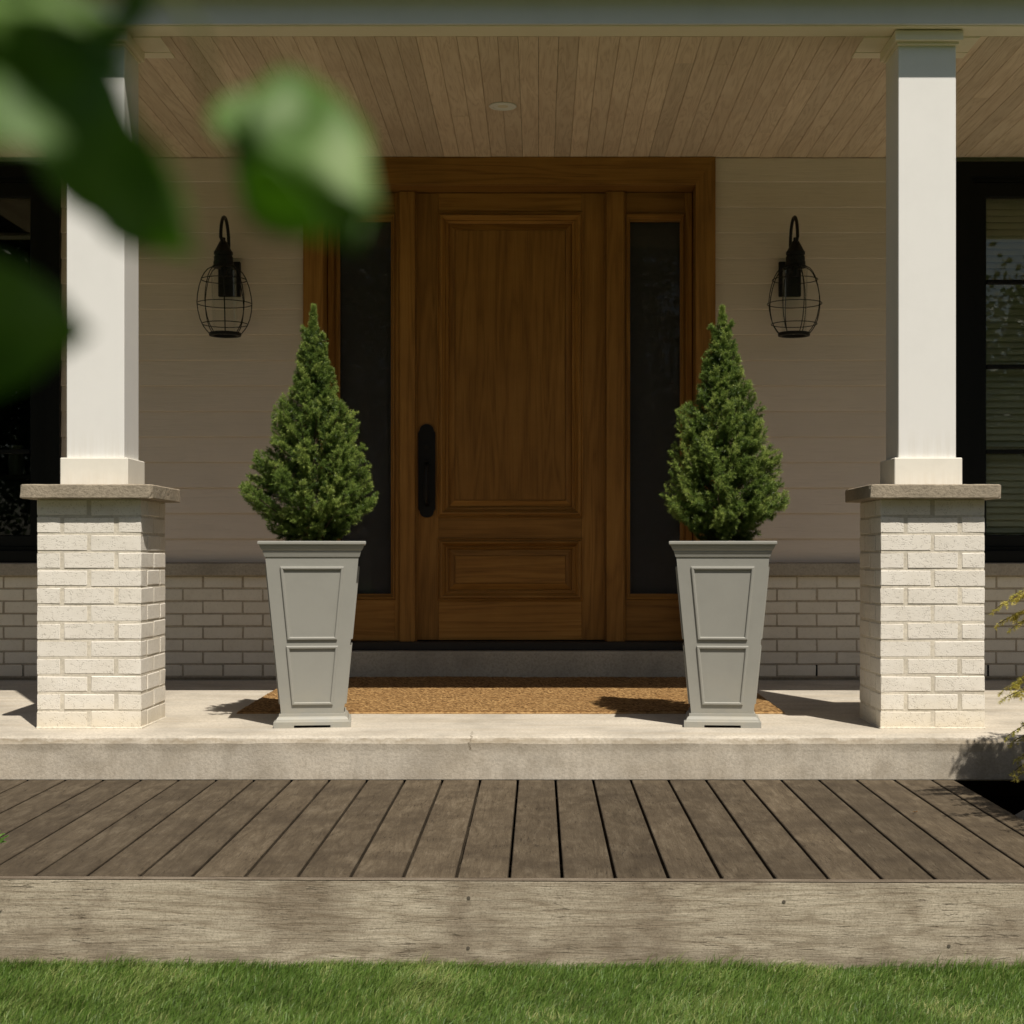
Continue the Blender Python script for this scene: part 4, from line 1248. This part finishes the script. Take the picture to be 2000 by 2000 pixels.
# A: sunlit leaf folded like a roof, its lower half turned away from the sun
tleaf(tree, pl_(425, 235, 0.008), pl_(722, 405, -0.004), (0.18, -0.92, -0.30), 0.0195, -0.62, 0.10)
tleaf(tree, pl_(560, 110, 0.012), pl_(712, 468, 0.006), (0.45, -0.80, 0.30), 0.0150, -0.25, 0.10)
tleaf(tree, pl_(430, 185, 0.018), pl_(585, 330, 0.016), (0.1, -0.8, 0.55), 0.0100, 0.15, 0.08)
tleaf(tree, pl_(470, 335, -0.03), pl_(655, 462, -0.03), under, 0.0082, 0.1, 0.03)
# B: long leaf across the column, seen from below
tleaf(tree, pl_(40, 165, 0.0), pl_(380, 508, -0.008), (-0.10, 0.55, 0.82), 0.0230, 0.12, -0.03)
# C: dark leaf low at the left edge
tleaf(tree, pl_(-240, 610, 0.0), pl_(186, 640, -0.006), (0.1, 0.92, 0.38), 0.0185, 0.12, 0.04)
tleaf(tree, pl_(-220, 690, 0.014), pl_(95, 715, 0.014), (0.1, 0.9, 0.4), 0.0125, 0.12, 0.04)
# D: pale leaf at the left edge, E and F at the top corner
tleaf(tree, pl_(-170, 150, -0.06), pl_(128, 278, -0.06), (0.236, -0.895, 0.373), 0.0085, -0.15, 0.05)
tleaf(tree, pl_(-70, -60, -0.05), pl_(175, 30, -0.055), (0.236, -0.85, 0.45), 0.0075, 0.2, 0.05)
tleaf(tree, pl_(-130, 60, 0.014), pl_(265, 130, 0.014), (0.1, 0.9, 0.4), 0.0088, 0.12, 0.04)
tleaf(tree, pl_(-60, 140, 0.02), pl_(225, 215, 0.02), (0.1, 0.9, 0.4), 0.0075, 0.12, 0.04)
tleaf(tree, pl_(90, 20, 0.02), pl_(178, 330, 0.015), (0.1, 0.75, 0.65), 0.0105, 0.12, 0.04)
tleaf(tree, pl_(20, 110, 0.025), pl_(190, 350, 0.02), (0.05, 0.8, 0.6), 0.0125, 0.12, 0.04)
tleaf(tree, pl_(-40, 20, 0.03), pl_(250, 60, 0.03), (0.1, 0.85, 0.5), 0.0085, 0.12, 0.04)
tleaf(tree, pl_(300, -60, 0.0), pl_(200, 135, 0.0), (0.3, -0.9, 0.1), 0.0030, 0.3, 0.0)
mb = MB(); mb.tube([P(120, -60, LD), P(90, 10, LD), P(105, 70, LD)], 0.0007, 6); mb.build('leaf_stalk', M['twig'], tree)
mb = MB(); mb.tube([P(120, -60, LD), P(300, -50, LD), P(390, 60, LD), P(415, 190, LD + .008)], 0.0006, 6); mb.build('leaf_stalk', M['twig'], tree)
# the crown above, out of the frame, that shades the dark leaves
sh = Vector((0.268, -0.568, 1.0))
for px, py, t_ in ((215, 280, .105), (120, 180, .10), (60, 580, .19), (-80, 560, .20), (90, 110, .085), (150, 250, .10), (120, 60, .09), (-60, 680, .23), (0, 450, .17), (100, 640, .21), (180, 210, .09)):
    c_ = pl_(px, py) + sh * t_ * KL
    dv = Vector((random.uniform(-1, 1), random.uniform(-1, 1), random.uniform(-.3, .3))).normalized() * 0.022 * KL
    tleaf(tree, c_ - dv, c_ + dv, SUN, 0.017, 0.1, 0.04)
for i in range(40):
    c_ = Vector((-0.50 + random.uniform(-.22, .16), 0.34 + random.uniform(-.25, .2), random.uniform(0.95, 1.65)))
    dv = Vector((random.uniform(-1, 1), random.uniform(-1, 1), random.uniform(-.6, .3))).normalized() * 0.028
    tleaf(tree, c_ - dv, c_ + dv, Vector((random.uniform(-.5, .5), random.uniform(-.8, .2), 1)), 0.018, 0.2, 0.05)

# small shrub whose tip reaches in at the left edge of the deck
ls = thing('small_shrub', (-1.62, 3.97, GZ), 'small green shrub tip at the left edge in front of the deck', 'shrub')
mb = MB(); mb.tube([(-1.62, 3.97, GZ), (-1.60, 3.96, -0.15), (-1.44, 4.02, -0.045)], [0.008, 0.005, 0.002], 6); mb.build('stem', M['bark'], ls)
for i in range(46):
    t_ = random.uniform(0.15, 1)
    p = Vector((-1.62, 3.97, GZ)).lerp(Vector((-1.60, 3.96, -0.15)), min(1, t_ * 2)) if t_ < .5 else Vector((-1.60, 3.96, -0.15)).lerp(Vector((-1.44, 4.02, -0.045)), (t_ - .5) * 2)
    dv = Vector((random.uniform(-1, .6), random.uniform(-1, .6), random.uniform(-.1, .8))).normalized() * random.uniform(.03, .05)
    add_leaf(ls, p, p + dv, (0.2, -.5, .8), 0.008, 0.25, 0.05)
for a, b in (((-12, 1652), (16, 1631)), ((-14, 1640), (9, 1627)), ((-20, 1648), (12, 1643)), ((-25, 1660), (4, 1640)), ((-22, 1634), (0, 1622))):
    add_leaf(ls, P(a[0], a[1], 4.036), P(b[0], b[1], 4.036), (0.2, -.6, .7), 0.006, 0.3, 0.05)

# a dead leaf lying on the deck
dl = MB()
c_ = Vector((X(1783, 5.15), 5.15, -0.164 - 0.0099 * 0.73))
V, F = leaf_grid(0.022, 0.006, 0.4, -0.15)
dl.add([c_ + Vector((v[0] * .8 - v[1] * .5, v[0] * .4 + v[1] * .9, v[2] + 0.003)) for v in V], F, True)
tag(dl.build('fallen_leaf', M['coir']), 'tiny dry orange leaf lying on the deck planks at the right', 'leaf')

# ------------------------------------------------------------------ inside the left window
cb = thing('cabinet', (-2.78, 9.2, -0.1), 'dark cabinet standing in the dim room behind the left window', 'cabinet')
mb = MB(); mb.box(-3.4, -2.2, 9.2, 9.6, -0.1, 1.10, 0.004); mb.build('body', M['thresh'], cb)
mb = MB(); mb.box(-3.44, -2.16, 9.16, 9.62, 1.101, 1.13, 0.004); mb.build('top', M['thresh'], cb)
mb = MB(); mb.lathe([(0.03, 1.1305), (0.045, 1.14), (0.05, 1.22), (0.04, 1.29), (0.043, 1.31)], X(32, 9.35), 9.35, 20)
tag(mb.build('vase', M['vase']), 'small pale vase standing on the dark cabinet behind the left window', 'vase')

# ------------------------------------------------------------------ grass
n = 230000
gxp = rng.uniform(-2.9, 2.9, n); gyp = 4.128 - 0.019 * gxp - 0.004 - 1.35 * rng.uniform(0, 1, n) ** 1.15
near = rng.uniform(0, 1, n) < 0.05
gyp[near] = 4.128 - 0.019 * gxp[near] - rng.uniform(0.002, 0.03, near.sum())
def fbm(x, y, s, seed):
    q = np.random.default_rng(seed); out = 0
    for k_ in range(5):
        a = q.uniform(0, 6.28); f_ = s * (1.6 ** k_) * q.uniform(.8, 1.2)
        out = out + np.sin((x * math.cos(a) + y * math.sin(a)) * f_ + q.uniform(0, 6.28)) / (1.25 ** k_)
    return out / 2.6
d1, d2, d3 = fbm(gxp, gyp, 6, 1), fbm(gxp, gyp, 14, 2), fbm(gxp, gyp, 9, 3)
hgt = (0.026 + 0.007 * d1 + rng.normal(0, .006, n)).clip(0.012, 0.055)
hgt[near] *= 1.15
tuft = near & (fbm(gxp, gyp * 0, 11, 7) > 0.35) & (rng.uniform(0, 1, n) < .5)
hgt[tuft] *= 1.5
ang = 0.30 + 0.6 * d2 + rng.normal(0, .7, n)
lean = (0.72 + 0.25 * d3 + rng.normal(0, .28, n)).clip(0.05, 1.3)
dirx, diry = np.cos(ang), np.sin(ang)
w = rng.uniform(0.0006, 0.0012, n)
fa = rng.uniform(0, 6.28, n)
sx, sy = np.cos(fa) * w, np.sin(fa) * w
B0 = np.stack([gxp, gyp, np.full(n, GZ - 0.002)], 1)
mid = B0 + np.stack([dirx * hgt * lean * .35, diry * hgt * lean * .35, hgt * .58], 1)
tip = B0 + np.stack([dirx * hgt * lean * 1.0, diry * hgt * lean * 1.0, hgt * (1.0 - 0.22 * lean)], 1)
lim_y = 4.126 - 0.019 * gxp
for A in (mid, tip): A[:, 1] = np.minimum(A[:, 1], lim_y)
S = np.stack([sx, sy, np.zeros(n)], 1)
V = np.stack([B0 - S, B0 + S, mid + S * .8, mid - S * .8, tip], 1).reshape(-1, 3)
I = np.arange(n)[:, None] * 5
F = np.concatenate([np.concatenate([I + 0, I + 1, I + 2], 1), np.concatenate([I + 0, I + 2, I + 3], 1), np.concatenate([I + 3, I + 2, I + 4], 1)])
tn = (0.40 + 0.16 * d1 + 0.12 * d3 + rng.normal(0, .17, n)).clip(0, 0.8)
dry = rng.uniform(0, 1, n) < (0.03 + 0.20 * ((d2 + d3) > 1.05))
tn[dry] = rng.uniform(0.8, 1.0, dry.sum())
tag(np_mesh('grass', V, F, M['grass'], None, (0, 3.5, GZ), np.repeat(tn, 5)), 'short green lawn grass in front of the deck', None, None, 'stuff')

# ------------------------------------------------------------------ garden trees behind the camera, seen mirrored in the panes
def garden_tree(x, y, h, rad, seed, label, low=0.08):
    r = np.random.default_rng(seed)
    t = thing('garden_tree', (x, y, GZ), label, 'tree', 'garden trees mirrored in the panes')
    mb = MB(); mb.tube([(x, y, GZ), (x + .1, y, h * .4), (x, y + .1, h * .8)], [0.16, 0.12, 0.03], 8); mb.build('trunk', M['bark'], t)
    nc = 60
    cs = r.normal(0, 1, (nc, 3)); cs /= np.linalg.norm(cs, axis=1, keepdims=True)
    cs *= r.uniform(.35, 1, (nc, 1)) ** .5
    cz = h * (low + (1 - low) * .5); hz_ = h * (1 - low) / 2
    cs = cs * np.array([rad, rad, hz_]) + np.array([x, y, cz])
    m = 42000
    ci = r.integers(0, nc, m)
    p = cs[ci] + r.normal(0, 1, (m, 3)) * rad * 0.16
    d = r.normal(0, 1, (m, 3)); d /= np.linalg.norm(d, axis=1, keepdims=True)
    s = np.cross(d, r.normal(0, 1, (m, 3))); s /= np.linalg.norm(s, axis=1, keepdims=True)
    L = r.uniform(.08, .16, (m, 1)); W = L * .36
    V = np.stack([p, p + d * L * .5 + s * W, p + d * L, p + d * L * .5 - s * W], 1).reshape(-1, 3)
    F = np.arange(4 * m).reshape(-1, 4)
    np_mesh('crown', V, F, M['far'], t, (x, y, cz), np.repeat((r.uniform(.1, .9, nc)[ci] * .6 + r.uniform(0, .4, m)), 4))
    return t
garden_tree(6.6, -9.0, 4.6, 2.4, 31, 'broad garden tree mirrored in the right window')
garden_tree(1.6, -10.5, 9.5, 3.6, 32, 'tall garden tree mirrored in the right sidelight')
garden_tree(-4.4, -10.0, 9.0, 3.6, 33, 'tall garden tree mirrored in the left sidelight')
garden_tree(-10.0, -8.5, 7.0, 3.2, 34, 'garden tree mirrored in the left window')
garden_tree(-7.4, -11.5, 9.5, 3.6, 36, 'garden tree added behind the camera to darken the left window reflections')  # added to close bright sky gaps mirrored in the left window
garden_tree(11.5, -9.5, 7.0, 3.0, 35, 'garden tree mirrored at the outer side of the right window')
